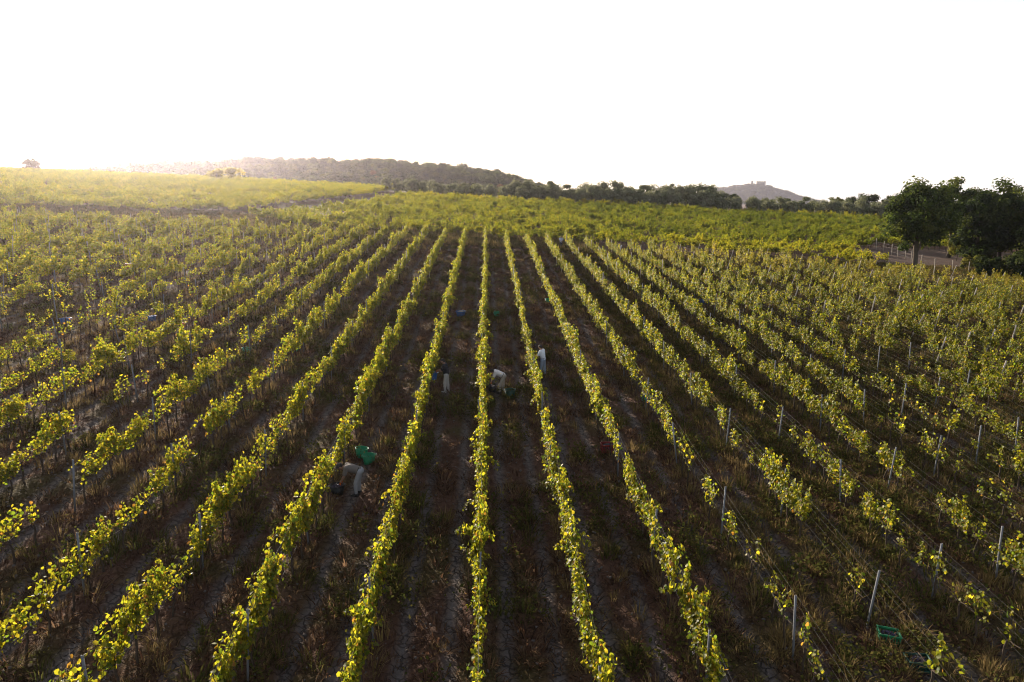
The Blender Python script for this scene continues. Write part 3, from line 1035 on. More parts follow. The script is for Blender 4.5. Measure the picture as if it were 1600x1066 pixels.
# the oaks by the clearing
make_tree('oak_tree', 'tall broad oak with a bare trunk standing alone at the clearing edge', 'tree', 50.4, 85.4, 11.3, 9.2, 1.9, OAK, 120, 17000, 0.18, 0.34, lobes=0.21, group='oaks around the clearing')
make_tree('oak_tree', 'slimmer oak behind the lone oak, rooted in a grass ring on the dirt', 'tree', 63.3, 99.5, 10.6, 7.2, 2.2, OAK, 90, 12000, 0.2, 0.27, lobes=0.22, group='oaks around the clearing')
make_tree('oak_tree', 'rounded green tree rising between the slim oak and the dark thicket', 'tree', 70.0, 101, 11.0, 9.4, 1.6, OAK, 80, 11000, 0.2, 0.27, lobes=0.24, group='oaks around the clearing')
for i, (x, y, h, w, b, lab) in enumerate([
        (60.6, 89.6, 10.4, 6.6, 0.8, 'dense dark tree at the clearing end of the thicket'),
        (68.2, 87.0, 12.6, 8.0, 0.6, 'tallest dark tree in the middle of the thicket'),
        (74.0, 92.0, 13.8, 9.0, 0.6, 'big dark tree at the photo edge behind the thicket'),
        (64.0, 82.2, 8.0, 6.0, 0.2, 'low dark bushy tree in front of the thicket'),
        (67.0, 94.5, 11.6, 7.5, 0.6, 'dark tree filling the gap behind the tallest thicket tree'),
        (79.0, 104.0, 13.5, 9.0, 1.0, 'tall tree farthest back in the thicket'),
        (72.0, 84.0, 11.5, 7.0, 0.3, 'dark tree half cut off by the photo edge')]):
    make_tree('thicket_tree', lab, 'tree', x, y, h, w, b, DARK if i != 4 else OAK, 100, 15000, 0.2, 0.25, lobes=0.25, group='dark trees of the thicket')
for x, y, h, w, lab in [(60.6, 80.6, 4.2, 4.4, 'dark bush below the low tree at the thicket front'), (64.4, 78.2, 5.2, 5.0, 'large dark bush at the lowest corner of the thicket'), (57.6, 82.4, 2.4, 3.0, 'small dark bush between the vines and the clearing fence end')]:
    make_tree('thicket_bush', lab, 'bush', x, y, h, w, 0.0, DARK, 40, 4500, 0.17, 0.1, group='bushes in front of the thicket', limb=6)
for x, y, h, w, pal, lab in [(58.2, 86.6, 2.2, 2.6, YELLOW_GREEN, 'small yellowish shrub at the foot of the thicket'), (60.2, 83.8, 2.8, 3.2, MIX, 'low brownish shrub between vines and thicket'),
                             (61.8, 95.4, 4.2, 2.6, YELLOW_GREEN, 'upright yellow-green sapling between slim oak and thicket')]:
    make_tree('shrub', lab, 'shrub', x, y, h, w, 0.1, pal, 18, 1800, 0.13, 0.06, group='shrubs by the thicket', limb=5)

# olive trees along the far edge of the vineyard
protos = [make_tree('olive_tree', 'x', 'tree', 0, -200, 4.4, 3.7, 0.3, OLV, 16, 3000, 0.16, 0.16, 'olive', 'olive trees along the far vineyard edge', 0.5) for _ in range(6)]
cnt = 0
lines = []
for ri, (y0, x0, x1, step) in enumerate([(172.5, -26, 102, 3.5), (178.5, -34, 108, 3.1)]):
    xx = x0; n = 0
    while xx < x1:
        n += 1
        lines.append((xx + R.normal(0, 0.25), y0 + R.normal(0, 0.4) + (8 * sstep(5, -35, xx) if ri == 0 else 10 * sstep(5, -35, xx)), ri, n))
        xx += step * R.uniform(0.9, 1.12)
for i, (x, y, ri, n) in enumerate(lines):
    lab = 'rounded grey-green olive tree, %s from the left in the %s olive row' % (nth(n), 'front' if ri == 0 else 'back')
    s = (0.85 if x < 0 else 1.0 + 0.1 * sstep(20, 70, x)) * R.uniform(0.88, 1.14) * (1.2 if ri == 1 and 2 < x < 52 else 0.8 if 52 <= x < 84 else 1.0)
    if i < 6:
        o = protos[i]; o['label'] = lab; o.location = (x, y, float(ground(x, y))); o.scale = (s, s, s * R.uniform(0.9, 1.1))
    else:
        copy_tree(protos[i % 6], lab, x, y, (s, s, s * R.uniform(0.9, 1.12)), R.uniform(0, 6.28))

# taller trees behind the olives: (x, y, top slope above the camera, width, palette, label)
BEHIND = [(-9.5, 178, -0.0 + 0.0105, 3.4, YELLOW_GREEN, 'round yellow-green tree at the left end of the olives'),
          (-2.0, 182, 0.0095, 3.4, YELLOW_GREEN, 'yellowish bushy tree beside the round yellow-green one'),
          (3.5, 186, 0.0125, 5.0, MIX, 'green tree just below the foot of the wooded hill'),
          (7.5, 190, 0.0160, 5.2, MIX, 'green tree with a domed top below the hill end'),
          (12.6, 194, 0.0150, 6.6, DARK, 'dark spreading tree where the wooded hill ends'),
          (19.5, 192, 0.0125, 4.0, MIX, 'small green tree right of the dark spreading tree'),
          (24.6, 190, 0.0190, 2.8, YELLOW_GREEN, 'pale yellow poplar sticking up above the olives'),
          (29.0, 192, 0.0140, 4.4, MIX, 'green tree beside the pale poplar'),
          (33.0, 193, 0.0165, 4.6, MIX, 'taller green tree second right of the poplar'),
          (36.8, 191, 0.0175, 5.2, MIX, 'domed green tree in the middle of the treeline'),
          (44.5, 192, 0.0185, 5.4, MIX, 'tallest green tree above the middle olives'),
          (50.0, 194, 0.0175, 6.4, DARK, 'wide dark tree just left of the distant hill'),
          (54.8, 190, 0.0125, 4.6, DARK, 'dark low tree overlapping the distant hill'),
          (59.5, 188, 0.0075, 4.0, DARK, 'lowest dark tree in front of the distant hill'),
          (86.0, 184, 0.0015, 4.2, YELLOW_GREEN, 'yellow-green tree above the right-hand olives'),
          (91.2, 188, 0.0055, 4.6, DARK, 'dark purple-green tree among the right-hand olives'),
          (95.8, 188, 0.0080, 6.6, DARK, 'round black-green tree above the right-hand olives'),
          (100.0, 184, 0.0065, 4.4, MIX, 'green tree between the round dark tree and the oak'),
          (103.5, 182, 0.0085, 4.2, MIX, 'green tree just left of the lone oak crown')]
for x, y, e, w, pal, lab in BEHIND:
    z0 = float(ground(x, y)); h = max(3.5, ZC + e * y - z0)
    make_tree('treeline_tree', lab, 'tree', x, y, h, w, h * 0.2, pal, 30, 2600, 0.2, 0.15, group='taller trees behind the olives', lobes=0.36)
for x, y, h, w, lab in [(-82.8, 197, 4.0, 4.6, 'lower of two round yellow bushes on the left ridge'), (-78.6, 197.5, 4.8, 5.6, 'taller of two round yellow bushes on the left ridge')]:
    make_tree('yellow_bush', lab, 'bush', x, y, h, w, 0.2, [(0.17, 0.145, 0.03), (0.14, 0.13, 0.03)], 30, 3000, 0.17, 0.12, lobes=0.4, mat='vine', group='yellow bushes on the ridge')
make_tree('ridge_tree', 'small round reddish tree alone on the hazy ridge skyline', 'tree', -147.5, 216, 4.6, 5.2, 0.4, [(0.09, 0.06, 0.03), (0.075, 0.06, 0.03)], 30, 2600, 0.2, 0.15, lobes=0.4)

# the wood on the hill: too dense to count, one mass
wood_kinds = []
for i in range(8):
    rng = np.random.default_rng(900 + i)
    pal = [MIX, DARK, MIX, OAK, DARK, MIX, RUST, OAK][i]
    t, fo = tree_arrays(rng, 8.5 + rng.uniform(-1, 2.0), 8.5 + rng.uniform(-1.5, 1.8), 0.8, 18, 2200, 0.36, pal, 0.2, 0.46, limb=4)
    wood_kinds.append(joined('wood_tree', t, fo, M['trunk'], M['tree']))
n = 2200
wx = R.uniform(-415, 60, n); wy = R.uniform(318, 480, n)
wy = np.where(R.random(n) < 0.25, R.uniform(300, 340, n), wy)
ok = hill_z(wx, wy) > -3
ok &= ~(inside([(-180, 280), (-152, 318), (-113, 322), (-72, 306), (-78, 278), (-130, 270)], wx, wy))
wx, wy = wx[ok], wy[ok]; n = len(wx)
pw = np.array([.2, .16, .2, .14, .1, .13, .012, .058])
sc_ = R.uniform(0.75, 1.2, n) * np.interp(wx, [-20, 30], [1.0, 0.75])
scatter('woodland', wood_kinds, np.column_stack([wx, wy, hill_z(wx, wy) - 0.3]), np.column_stack([np.zeros(n), np.zeros(n), R.uniform(0, 6.28, n)]),
        np.repeat(sc_[:, None], 3, 1), R.choice(8, n, p=pw / pw.sum()), np.zeros(n))
n = 2600
wx = R.uniform(500, 1350, n); wy = R.uniform(2150, 2560, n)
scatter('distant_woods', wood_kinds, np.column_stack([wx, wy, far_zf(wx, wy) - 1.0]), np.column_stack([np.zeros(n), np.zeros(n), R.uniform(0, 6.28, n)]),
        np.repeat(R.uniform(0.9, 1.5, n)[:, None], 3, 1), R.integers(0, 6, n), np.zeros(n))

# ------------------------------------------------------------------ village on the distant hill
M['stone'] = plain_mat('old stone wall', (0.30, 0.26, 0.22), 0.9, 0.1, scale=0.3)
M['roof'] = plain_mat('clay roof', (0.22, 0.12, 0.08), 0.9, 0.1, scale=0.4)


def house(name, label, cat, tx, dy, w, d, h, tower=False):
    y = 2480 + dy; x = tx * 2500; z = float(far_zf(x, y)) - 2
    o = thing(name, label, cat, (x, y, z), R.uniform(-0.3, 0.3), 'buildings of the hilltop village')
    link('wall', MB().box((-w / 2, -d / 2, 0), (w / 2, d / 2, h)).mesh('wall', M['stone']), o)
    if tower:
        r = MB()
        for i in range(4): r.box((-w / 2 + i * w / 3.5, -d / 2, h), (-w / 2 + i * w / 3.5 + w / 7, d / 2, h + 1.6))
        link('battlement', r.mesh('battlement', M['stone']), o)
    else:
        V = [(-w / 2 - .4, -d / 2 - .4, h), (w / 2 + .4, -d / 2 - .4, h), (w / 2 + .4, d / 2 + .4, h), (-w / 2 - .4, d / 2 + .4, h), (-w / 2 - .4, 0, h + d * .3), (w / 2 + .4, 0, h + d * .3)]
        link('roof', MB().add(V, [(3, 2, 1, 0), (0, 1, 5, 4), (2, 3, 4, 5)], [(1, 2, 5), (3, 0, 4)]).mesh('roof', M['roof']), o)
    wn_ = MB().box((-0.6, -d / 2 - 0.12, h * 0.55), (0.6, -d / 2 - 0.02, h * 0.55 + 1.6)).mesh('window', M['grape'])
    for i in range(2): link('window', wn_, o, ((i - 0.5) * w * 0.5, 0, 0))


house('hilltop_house', 'long stone house left on the distant hill shoulder', 'house', 0.297, 0, 22, 10, 9)
house('hilltop_house', 'small stone house beside the long one on the hill shoulder', 'house', 0.310, 0, 14, 10, 10)
house('hilltop_house', 'stone house halfway up to the distant hilltop', 'house', 0.322, 5, 18, 10, 10)
house('hilltop_house', 'stone house next below the hilltop towers', 'house', 0.332, 0, 14, 10, 11)
house('hilltop_tower', 'slim stone tower on the distant hilltop', 'tower', 0.3405, 4, 7, 7, 20, True)
house('hilltop_castle', 'broad stone castle keep crowning the distant hilltop', 'castle', 0.353, 6, 30, 16, 17, True)
house('hilltop_house', 'stone house just right of the castle keep', 'house', 0.366, 0, 14, 10, 11)
house('hilltop_house', 'last small house down the right hill slope', 'house', 0.374, 0, 12, 9, 9)

# ------------------------------------------------------------------ fence round the clearing
fpts = [(55.2, 106.2), (55.3, 104.3), (55.2, 102.0), (55.0, 99.4), (54.6, 97.0), (54.4, 94.8), (54.0, 92.6), (53.4, 90.4), (52.8, 88.4), (53.3, 86.2), (54.7, 84.8), (56.3, 84.2), (57.8, 84.2), (59.3, 83.6)]
fo = thing('wire_fence', 'low wire fence on pale wooden stakes round the dirt clearing', 'fence', (0, 0, 0))
for i, (x, y) in enumerate(fpts):
    link('fence_post', stake_me, fo, (x, y, float(ground(x, y))), (R.normal(0, 0.05), R.normal(0, 0.05), 0)).scale = (1, 1, R.uniform(0.75, 0.95))
for h in (0.5, 0.95, 1.35):
    link('wire', MB().tube([(x, y, float(ground(x, y)) + h) for x, y in fpts], 0.006, 3, cap=False).mesh('wire', M['wire']), fo)

# ------------------------------------------------------------------ people
def smin(a, b, k):
    h = np.clip(0.5 + 0.5 * (b - a) / k, 0, 1)
    return b * (1 - h) + a * h - k * h * (1 - h)


def field(bones, Pt, k, grow=0.0):
    d = None
    for a, b, ra, rb in bones:
        a = np.array(a, float); b = np.array(b, float); ab = b - a
        t = np.clip(((Pt - a) @ ab) / (ab @ ab + 1e-9), 0, 1)
        s = np.linalg.norm(Pt - a - t[..., None] * ab, axis=-1) - (ra + (rb - ra) * t) - grow
        d = s if d is None else smin(d, s, k)
    return d


def surface(bones, h, k=0.03, grow=0.0, cut=()):
    """one closed skin round the bones (surface nets on a grid). cut: (point, normal) planes, keeps the side against the normal"""
    pts = np.array([p for b in bones for p in b[:2]]); rm = max(max(b[2], b[3]) for b in bones) + grow + 3 * h + 0.02
    lo = pts.min(0) - rm; n = np.ceil((pts.max(0) + rm - lo) / h).astype(int) + 1
    ax = [lo[i] + h * np.arange(n[i]) for i in range(3)]
    G = np.stack(np.meshgrid(*ax, indexing='ij'), -1)
    d = field(bones, G, k, grow)
    for p, nn in cut:
        nn = np.array(nn, float); nn /= np.linalg.norm(nn)
        d = np.maximum(d, (G - np.array(p)) @ nn)
    ins = d < 0
    c = [(i, j, l) for i in (0, 1) for j in (0, 1) for l in (0, 1)]
    sl = lambda A, o: A[o[0]:A.shape[0] - 1 + o[0], o[1]:A.shape[1] - 1 + o[1], o[2]:A.shape[2] - 1 + o[2]]
    acc = np.zeros(tuple(n - 1) + (3,)); cnt = np.zeros(tuple(n - 1))
    for a in c:
        for ax_ in range(3):
            if a[ax_]: continue
            b = list(a); b[ax_] = 1
            da, db = sl(d, a), sl(d, b)
            cr = (da < 0) != (db < 0)
            t = np.where(cr, da / np.where(cr, da - db, 1), 0)
            p = np.broadcast_to(np.array(a, float), acc.shape).copy(); p[..., ax_] += t
            acc += np.where(cr[..., None], p, 0); cnt += cr
    act = cnt > 0
    ids = -np.ones(act.shape, int); ids[act] = np.arange(act.sum())
    V = (np.argwhere(act) + acc[act] / cnt[act][:, None]) * h + lo
    Q = []
    for ax_ in range(3):
        u, w = [(1, 2), (2, 0), (0, 1)][ax_]
        A = [slice(None)] * 3; B = [slice(None)] * 3
        A[ax_] = slice(0, -1); B[ax_] = slice(1, None)
        cr = ins[tuple(A)] != ins[tuple(B)]
        e = np.argwhere(cr); e = e[(e[:, u] > 0) & (e[:, w] > 0) & (e[:, u] < n[u] - 1) & (e[:, w] < n[w] - 1)]
        if not len(e): continue
        du = np.zeros(3, int); dw = np.zeros(3, int); du[u] = 1; dw[w] = 1
        g = lambda x: ids[x[:, 0], x[:, 1], x[:, 2]]
        q = np.stack([g(e - du - dw), g(e - dw), g(e), g(e - du)], 1)
        flip = ~ins[tuple(A)][e[:, 0], e[:, 1], e[:, 2]]
        q[flip] = q[flip][:, ::-1]
        Q.append(q)
    return V, np.vstack(Q)


def sdf_mesh(name, bones, mat, h=0.014, k=0.03, grow=0.0, cut=()):
    V, Q = surface(bones, h, k, grow, cut)
    return mesh_from(name, V, [Q], [mat], smooth=True)


M['skin'] = plain_mat('skin', (0.27, 0.15, 0.10), 0.6, 0.3, var=0.08)
M['hair'] = plain_mat('dark hair', (0.02, 0.016, 0.013), 0.7, 0.2)
M['eye'] = plain_mat('eyes', (0.03, 0.025, 0.02), 0.3, 0.5)
CLOTH = {}


def cloth(c, tr=0.0):
    if c not in CLOTH: CLOTH[c] = plain_mat('cloth %d' % len(CLOTH), c, 0.9, 0.1, var=0.12, scale=6, bump=0.3, trans=tr)
    return CLOTH[c]


def unit(v):
    v = np.array(v, float); return v / np.linalg.norm(v)


def person(label, x, y, rz, J, face, shirt, trousers, shoe, cap=None, glove=None, group='grape pickers in the rows', stripe=None):
    """J: joints in the person's own frame (facing +y). face: direction the face looks at"""
    o = thing('person', label, 'person', (x, y, gz(x, y) - 0.02), rz, group)
    J = {k: np.array(v, float) for k, v in J.items()}
    f = unit(face); up = unit(J['head'] - J['neck']); up = unit(up - (up @ f) * f); side = np.cross(f, up)
    hd = J['head']
    legs, arms = [], []
    for s in ('l', 'r'):
        hip, kn, an = J['hip_' + s], J['knee_' + s], J['ankle_' + s]
        legs += [(hip, kn, 0.085, 0.056), (kn, kn + (an - kn) * 0.35, 0.054, 0.058), (kn + (an - kn) * 0.35, an, 0.058, 0.038)]
        sh, el, wr = J['sho_' + s], J['elb_' + s], J['wri_' + s]
        arms += [(sh, el, 0.054, 0.040), (el, el + (wr - el) * 0.3, 0.042, 0.043), (el + (wr - el) * 0.3, wr, 0.042, 0.026)]
    sm = (J['sho_l'] + J['sho_r']) / 2; hm_ = (J['hip_l'] + J['hip_r']) / 2
    ax = unit(sm - hm_); w = unit(J['sho_r'] - J['sho_l'])
    torso = [(hm_ - w * 0.07 + ax * .02, hm_ + w * 0.07 + ax * .02, 0.105, 0.105), (hm_ + ax * 0.08, hm_ + ax * 0.24, 0.125, 0.125),
             (hm_ + ax * 0.24 - w * 0.05, sm - ax * 0.12 - w * 0.07, 0.11, 0.115), (hm_ + ax * 0.24 + w * 0.05, sm - ax * 0.12 + w * 0.07, 0.11, 0.115),
             (J['sho_l'] + w * 0.03, J['sho_r'] - w * 0.03, 0.062, 0.062)]
    neck = [(sm + ax * 0.02, hd - up * 0.08, 0.058, 0.052)]
    head = [(hd + up * 0.03 - f * 0.02, hd + up * 0.03 + f * 0.015, 0.088, 0.084), (hd - up * 0.02 + f * 0.02, hd - up * 0.085 + f * 0.045, 0.068, 0.042),
            (hd + up * 0.005 + f * 0.09, hd - up * 0.022 + f * 0.108, 0.010, 0.014), (hd - up * 0.06 + f * 0.078 - side * 0.018, hd - up * 0.06 + f * 0.078 + side * 0.018, 0.012, 0.012)]
    for sg in (-1, 1): head.append((hd + side * sg * 0.084 + up * 0.015, hd + side * sg * 0.09 - up * 0.02 - f * 0.006, 0.014, 0.012))
    feet, hands, gl = [], [], []
    for s, sg in (('l', -1), ('r', 1)):
        an = J['ankle_' + s]
        toe = an + np.array([0.02 * sg, 0.155, 0]); toe[2] = an[2] - 0.045
        heel = an + np.array([0, -0.035, -0.045])
        feet.append([(heel, an + np.array([0, .03, -.045]), 0.038, 0.042), (an + np.array([0, .03, -.04]), toe, 0.042, 0.03), (an, heel, 0.036, 0.036)])
        el, wr = J['elb_' + s], J['wri_' + s]
        d = unit(wr - el); pn = unit(np.cross(d, w) + 1e-6); ww = unit(np.cross(pn, d))
        hb = []
        palm = wr + d * 0.085
        hb += [(wr, wr + d * 0.03, 0.025, 0.028), (wr + d * 0.03 - ww * 0.022, palm - ww * 0.026, 0.016, 0.014), (wr + d * 0.03 + ww * 0.022, palm + ww * 0.026, 0.016, 0.014), (wr + d * 0.03, palm, 0.017, 0.015)]
        for q, (of, ln) in enumerate([(-0.032, 0.066), (-0.011, 0.078), (0.011, 0.073), (0.032, 0.058)]):
            a0 = palm + ww * of; a1 = a0 + (d * 0.8 + pn * 0.5) * ln * 0.5 + ww * of * 0.15; a2 = a1 + (d * 0.45 + pn * 0.9) * ln * 0.5
            hb += [(a0, a1, 0.0095, 0.0085), (a1, a2, 0.0085, 0.007)]
        t0 = wr + d * 0.025 + ww * (-sg) * 0.03; t1 = t0 + d * 0.03 + ww * (-sg) * 0.022 + pn * 0.02; t2 = t1 + d * 0.03 + pn * 0.018
        hb += [(t0, t1, 0.013, 0.011), (t1, t2, 0.011, 0.008)]
        hands.append(hb)
    body = legs + arms + torso + neck + head + feet[0] + feet[1] + [b for hb in hands for b in hb[:4]]
    bo = link('body', sdf_mesh('body', body, M['skin'], 0.013, 0.025), o)
    # the fingers are fine, so each hand is skinned on a finer grid and closes on the wrist
    for hb in hands:
        link('glove' if glove else 'hand', sdf_mesh('hand', hb, cloth(glove) if glove else M['skin'], 0.005, 0.008, 0.003 if glove else 0.001), o)
    tcut = [(J['ankle_l'] + np.array([0, 0, 0.0]), (0, 0, -1))] if abs(J['ankle_l'][2] - J['ankle_r'][2]) < 0.05 else []
    trs = link('trousers', sdf_mesh('trousers', legs + torso[:1] + [(hm_, hm_ + ax * 0.08, 0.12, 0.12)], cloth(trousers), 0.014, 0.03, 0.016,
                                    tcut + [(hm_ + ax * 0.10, ax)]), o)
    link('belt', sdf_mesh('belt', [(hm_ - w * .03 + ax * 0.085, hm_ + w * .03 + ax * 0.085, 0.122, 0.122)], M['hair'], 0.014, 0.03, 0.018, [(hm_ + ax * 0.105, ax), (hm_ + ax * 0.068, -ax)]), trs)
    sleeves = []
    for s in ('l', 'r'):
        sh, el = J['sho_' + s], J['elb_' + s]
        sleeves.append((sh, sh + (el - sh) * 0.72, 0.062, 0.055))
    link('shirt', sdf_mesh('shirt', torso[1:] + sleeves + [(hm_ + ax * 0.03 - w * .03, hm_ + ax * 0.1 + w * .03, 0.118, 0.118)], cloth(shirt, 0.15), 0.014, 0.03, 0.02, [(hm_ + ax * 0.0, -ax)]), o)
    for ft in feet:
        link('shoe', sdf_mesh('shoe', ft, cloth(shoe), 0.012, 0.02, 0.012), o)
    hair = [(hd + up * 0.045 - f * 0.025, hd + up * 0.06 + f * 0.01, 0.088, 0.08)]
    if cap:
        cp = link('cap', sdf_mesh('cap', hair, cloth(cap), 0.011, 0.02, 0.014, [(hd + up * 0.035, -up)]), o)
        link('brim', sdf_mesh('brim', [(hd + up * 0.05 + f * 0.08, hd + up * 0.045 + f * 0.15, 0.06, 0.05)], cloth(cap), 0.010, 0.02, 0, [(hd + up * 0.056, up), (hd + up * 0.040, -up)]), cp)
    link('hair', sdf_mesh('hair', [(hd + up * 0.03 - f * 0.03, hd + up * 0.04 - f * 0.02, 0.09, 0.088)] if cap else hair + [(hd - up * 0.03 - f * 0.05, hd + up * 0.03 - f * 0.03, 0.06, 0.085)], M['hair'], 0.011, 0.02, 0.006,
                          [(hd + f * 0.035, f)] if not cap else [(hd + up * 0.05, up), (hd - f * 0.01, f)]), o)
    eb = MB()
    for sg in (-1, 1): eb.blob(hd + f * 0.083 + side * sg * 0.031 + up * 0.012, 0.010)
    link('eyes', eb.mesh('eyes', M['eye'], smooth=True), o)
    return o


BENT = dict(ankle_l=(-0.13, 0.02, 0.085), ankle_r=(0.13, -0.06, 0.085), knee_l=(-0.125, 0.02, 0.47), knee_r=(0.125, -0.06, 0.47), hip_l=(-0.09, -0.13, 0.88), hip_r=(0.09, -0.14, 0.88),
            sho_l=(-0.17, 0.33, 1.06), sho_r=(0.17, 0.33, 1.06), elb_l=(-0.20, 0.40, 0.77), elb_r=(0.19, 0.38, 0.77), wri_l=(-0.12, 0.52, 0.56), wri_r=(0.12, 0.50, 0.55),
            neck=(0, 0.39, 1.07), head=(0, 0.53, 1.06))
BENT2 = dict(BENT, ankle_l=(-0.16, 0.10, 0.085), ankle_r=(0.12, -0.12, 0.085), knee_l=(-0.14, 0.06, 0.47), knee_r=(0.11, -0.10, 0.46), sho_l=(-0.17, 0.30, 1.12), sho_r=(0.17, 0.30, 1.12),
             elb_l=(-0.19, 0.40, 0.84), elb_r=(0.19, 0.38, 0.84), wri_l=(-0.10, 0.50, 0.62), wri_r=(0.11, 0.48, 0.62), neck=(0, 0.36, 1.14), head=(0, 0.47, 1.11))
STAND = dict(ankle_l=(-0.12, 0.06, 0.085), ankle_r=(0.13, -0.06, 0.085), knee_l=(-0.115, 0.06, 0.48), knee_r=(0.12, -0.03, 0.48), hip_l=(-0.09, 0, 0.92), hip_r=(0.09, 0, 0.92),
             sho_l=(-0.19, 0.08, 1.42), sho_r=(0.19, 0.08, 1.42), elb_l=(-0.22, 0.20, 1.16), elb_r=(0.21, 0.20, 1.16), wri_l=(-0.09, 0.42, 1.10), wri_r=(0.10, 0.42, 1.12),
             neck=(0, 0.10, 1.48), head=(0, 0.17, 1.61))
HP = math.pi / 2
person('stooping picker in grey-brown shirt and pale trousers beside two green tubs', -5.45, 22.45, HP + 0.1, BENT, (0, 0.35, -0.94), (0.17, 0.145, 0.13), (0.27, 0.27, 0.29), (0.03, 0.03, 0.03), cap=(0.06, 0.05, 0.055), glove=(0.45, 0.10, 0.02))
person('standing picker in black shirt and pale trousers holding over a blue tub', -3.32, 33.5, HP - 0.15, STAND, (0, 0.8, -0.6), (0.03, 0.03, 0.035), (0.42, 0.40, 0.38), (0.35, 0.33, 0.31), glove=(0.42, 0.13, 0.05))
person('stooping picker in white shirt and beige trousers beside the middle row', -0.55, 33.7, HP + 0.05, BENT2, (0, 0.6, -0.8), (0.72, 0.66, 0.64), (0.34, 0.30, 0.25), (0.05, 0.045, 0.04), glove=(0.42, 0.13, 0.05))
person('standing picker in white shirt and blue-grey trousers half behind the vines', 1.72, 36.8, HP - 0.5, STAND, (0, 0.85, -0.5), (0.68, 0.70, 0.76), (0.25, 0.29, 0.36), (0.06, 0.06, 0.07))
person('far picker in pale blue shirt by the end of the rows', 6.3, 88.4, math.pi, STAND, (0, 0.8, -0.6), (0.45, 0.48, 0.62), (0.04, 0.04, 0.05), (0.05, 0.05, 0.05))
person('far stooping picker in pale trousers by the end of the rows', 13.7, 87.2, HP, BENT, (0, 0.6, -0.8), (0.05, 0.05, 0.06), (0.6, 0.58, 0.56), (0.05, 0.05, 0.05))


# ------------------------------------------------------------------ tubs and crates of the harvest
def plastic(name, c):
    return plain_mat(name, c, 0.45, 0.4, var=0.12, scale=10, trans=0.25)


PL = {'crate green': plastic('crate green plastic', (0.012, 0.20, 0.075)), 'green': plastic('green plastic', (0.012, 0.25, 0.11)), 'teal': plastic('teal plastic', (0.02, 0.22, 0.17)), 'dark green': plastic('dark green plastic', (0.012, 0.065, 0.045)),
      'blue': plastic('blue plastic', (0.02, 0.09, 0.26)), 'red': plastic('red plastic', (0.22, 0.02, 0.018)), 'orange': plastic('orange plastic', (0.40, 0.12, 0.03)),
      'black': plastic('black plastic', (0.015, 0.015, 0.016)), 'cyan': plastic('cyan plastic', (0.10, 0.40, 0.38))}


def heap(name, label, x, y, z, rx, ry, mat, n=70, rz=0.0):
    b = MB()
    for _ in range(n):
        a, r = R.uniform(0, 6.28), math.sqrt(R.random())
        px, py = r * math.cos(a) * rx, r * math.sin(a) * ry
        b.blob((px, py, 0.09 * (1 - r * r) + R.normal(0, 0.012)), R.uniform(0.022, 0.038))
    b.tube([(0, 0, -0.10), (0, 0, 0.045)], [min(rx, ry) * 0.8, min(rx, ry) * 0.75], 12)
    o = tag(link(name, b.mesh(name, mat, smooth=True), None, (x, y, z), (0, 0, rz)), label, 'grapes', 'picked grapes in tubs and crates')
    return o


def tub(label, x, y, color, r=0.24, h=0.34, rz=0.0, tilt=0.0, z=None, fill=None, cat='tub'):
    z0 = gz(x, y) - 0.02 if z is None else z
    o = thing('harvest_tub', label, cat, (x, y, z0), rz, 'tubs of the grape pickers')
    o.rotation_euler = (tilt, 0, rz)
    b = r * 0.76
    link('body', MB().lathe([(0.001, 0.0), (b, 0.0), (b + 0.006, 0.012), (r, h), (r - 0.006, h), (b - 0.004, 0.018), (0.001, 0.016)], 24).mesh('body', PL[color], smooth=False), o)
    rm = MB()
    th = np.linspace(0, 2 * math.pi, 25)
    rm.tube(np.column_stack([(r + 0.004) * np.cos(th), (r + 0.004) * np.sin(th), np.full(25, h)]), 0.013, 6, cap=False)
    link('rim', rm.mesh('rim', PL[color], smooth=True), o)
    for s in (-1, 1):
        a = np.linspace(-0.42, 0.42, 7)
        rr = r + 0.05 * np.cos(a / 0.42 * math.pi / 2) + 0.004
        link('handle', MB().tube(np.column_stack([s * rr * np.cos(a), rr * np.sin(a), np.full(7, h - 0.01)]), 0.010, 5).mesh('handle', PL[color], smooth=True), o)
    if fill:
        heap('grape_heap', fill, x, y, z0 + h * 0.72, r * 0.80, r * 0.80, M['grape'])
    return o


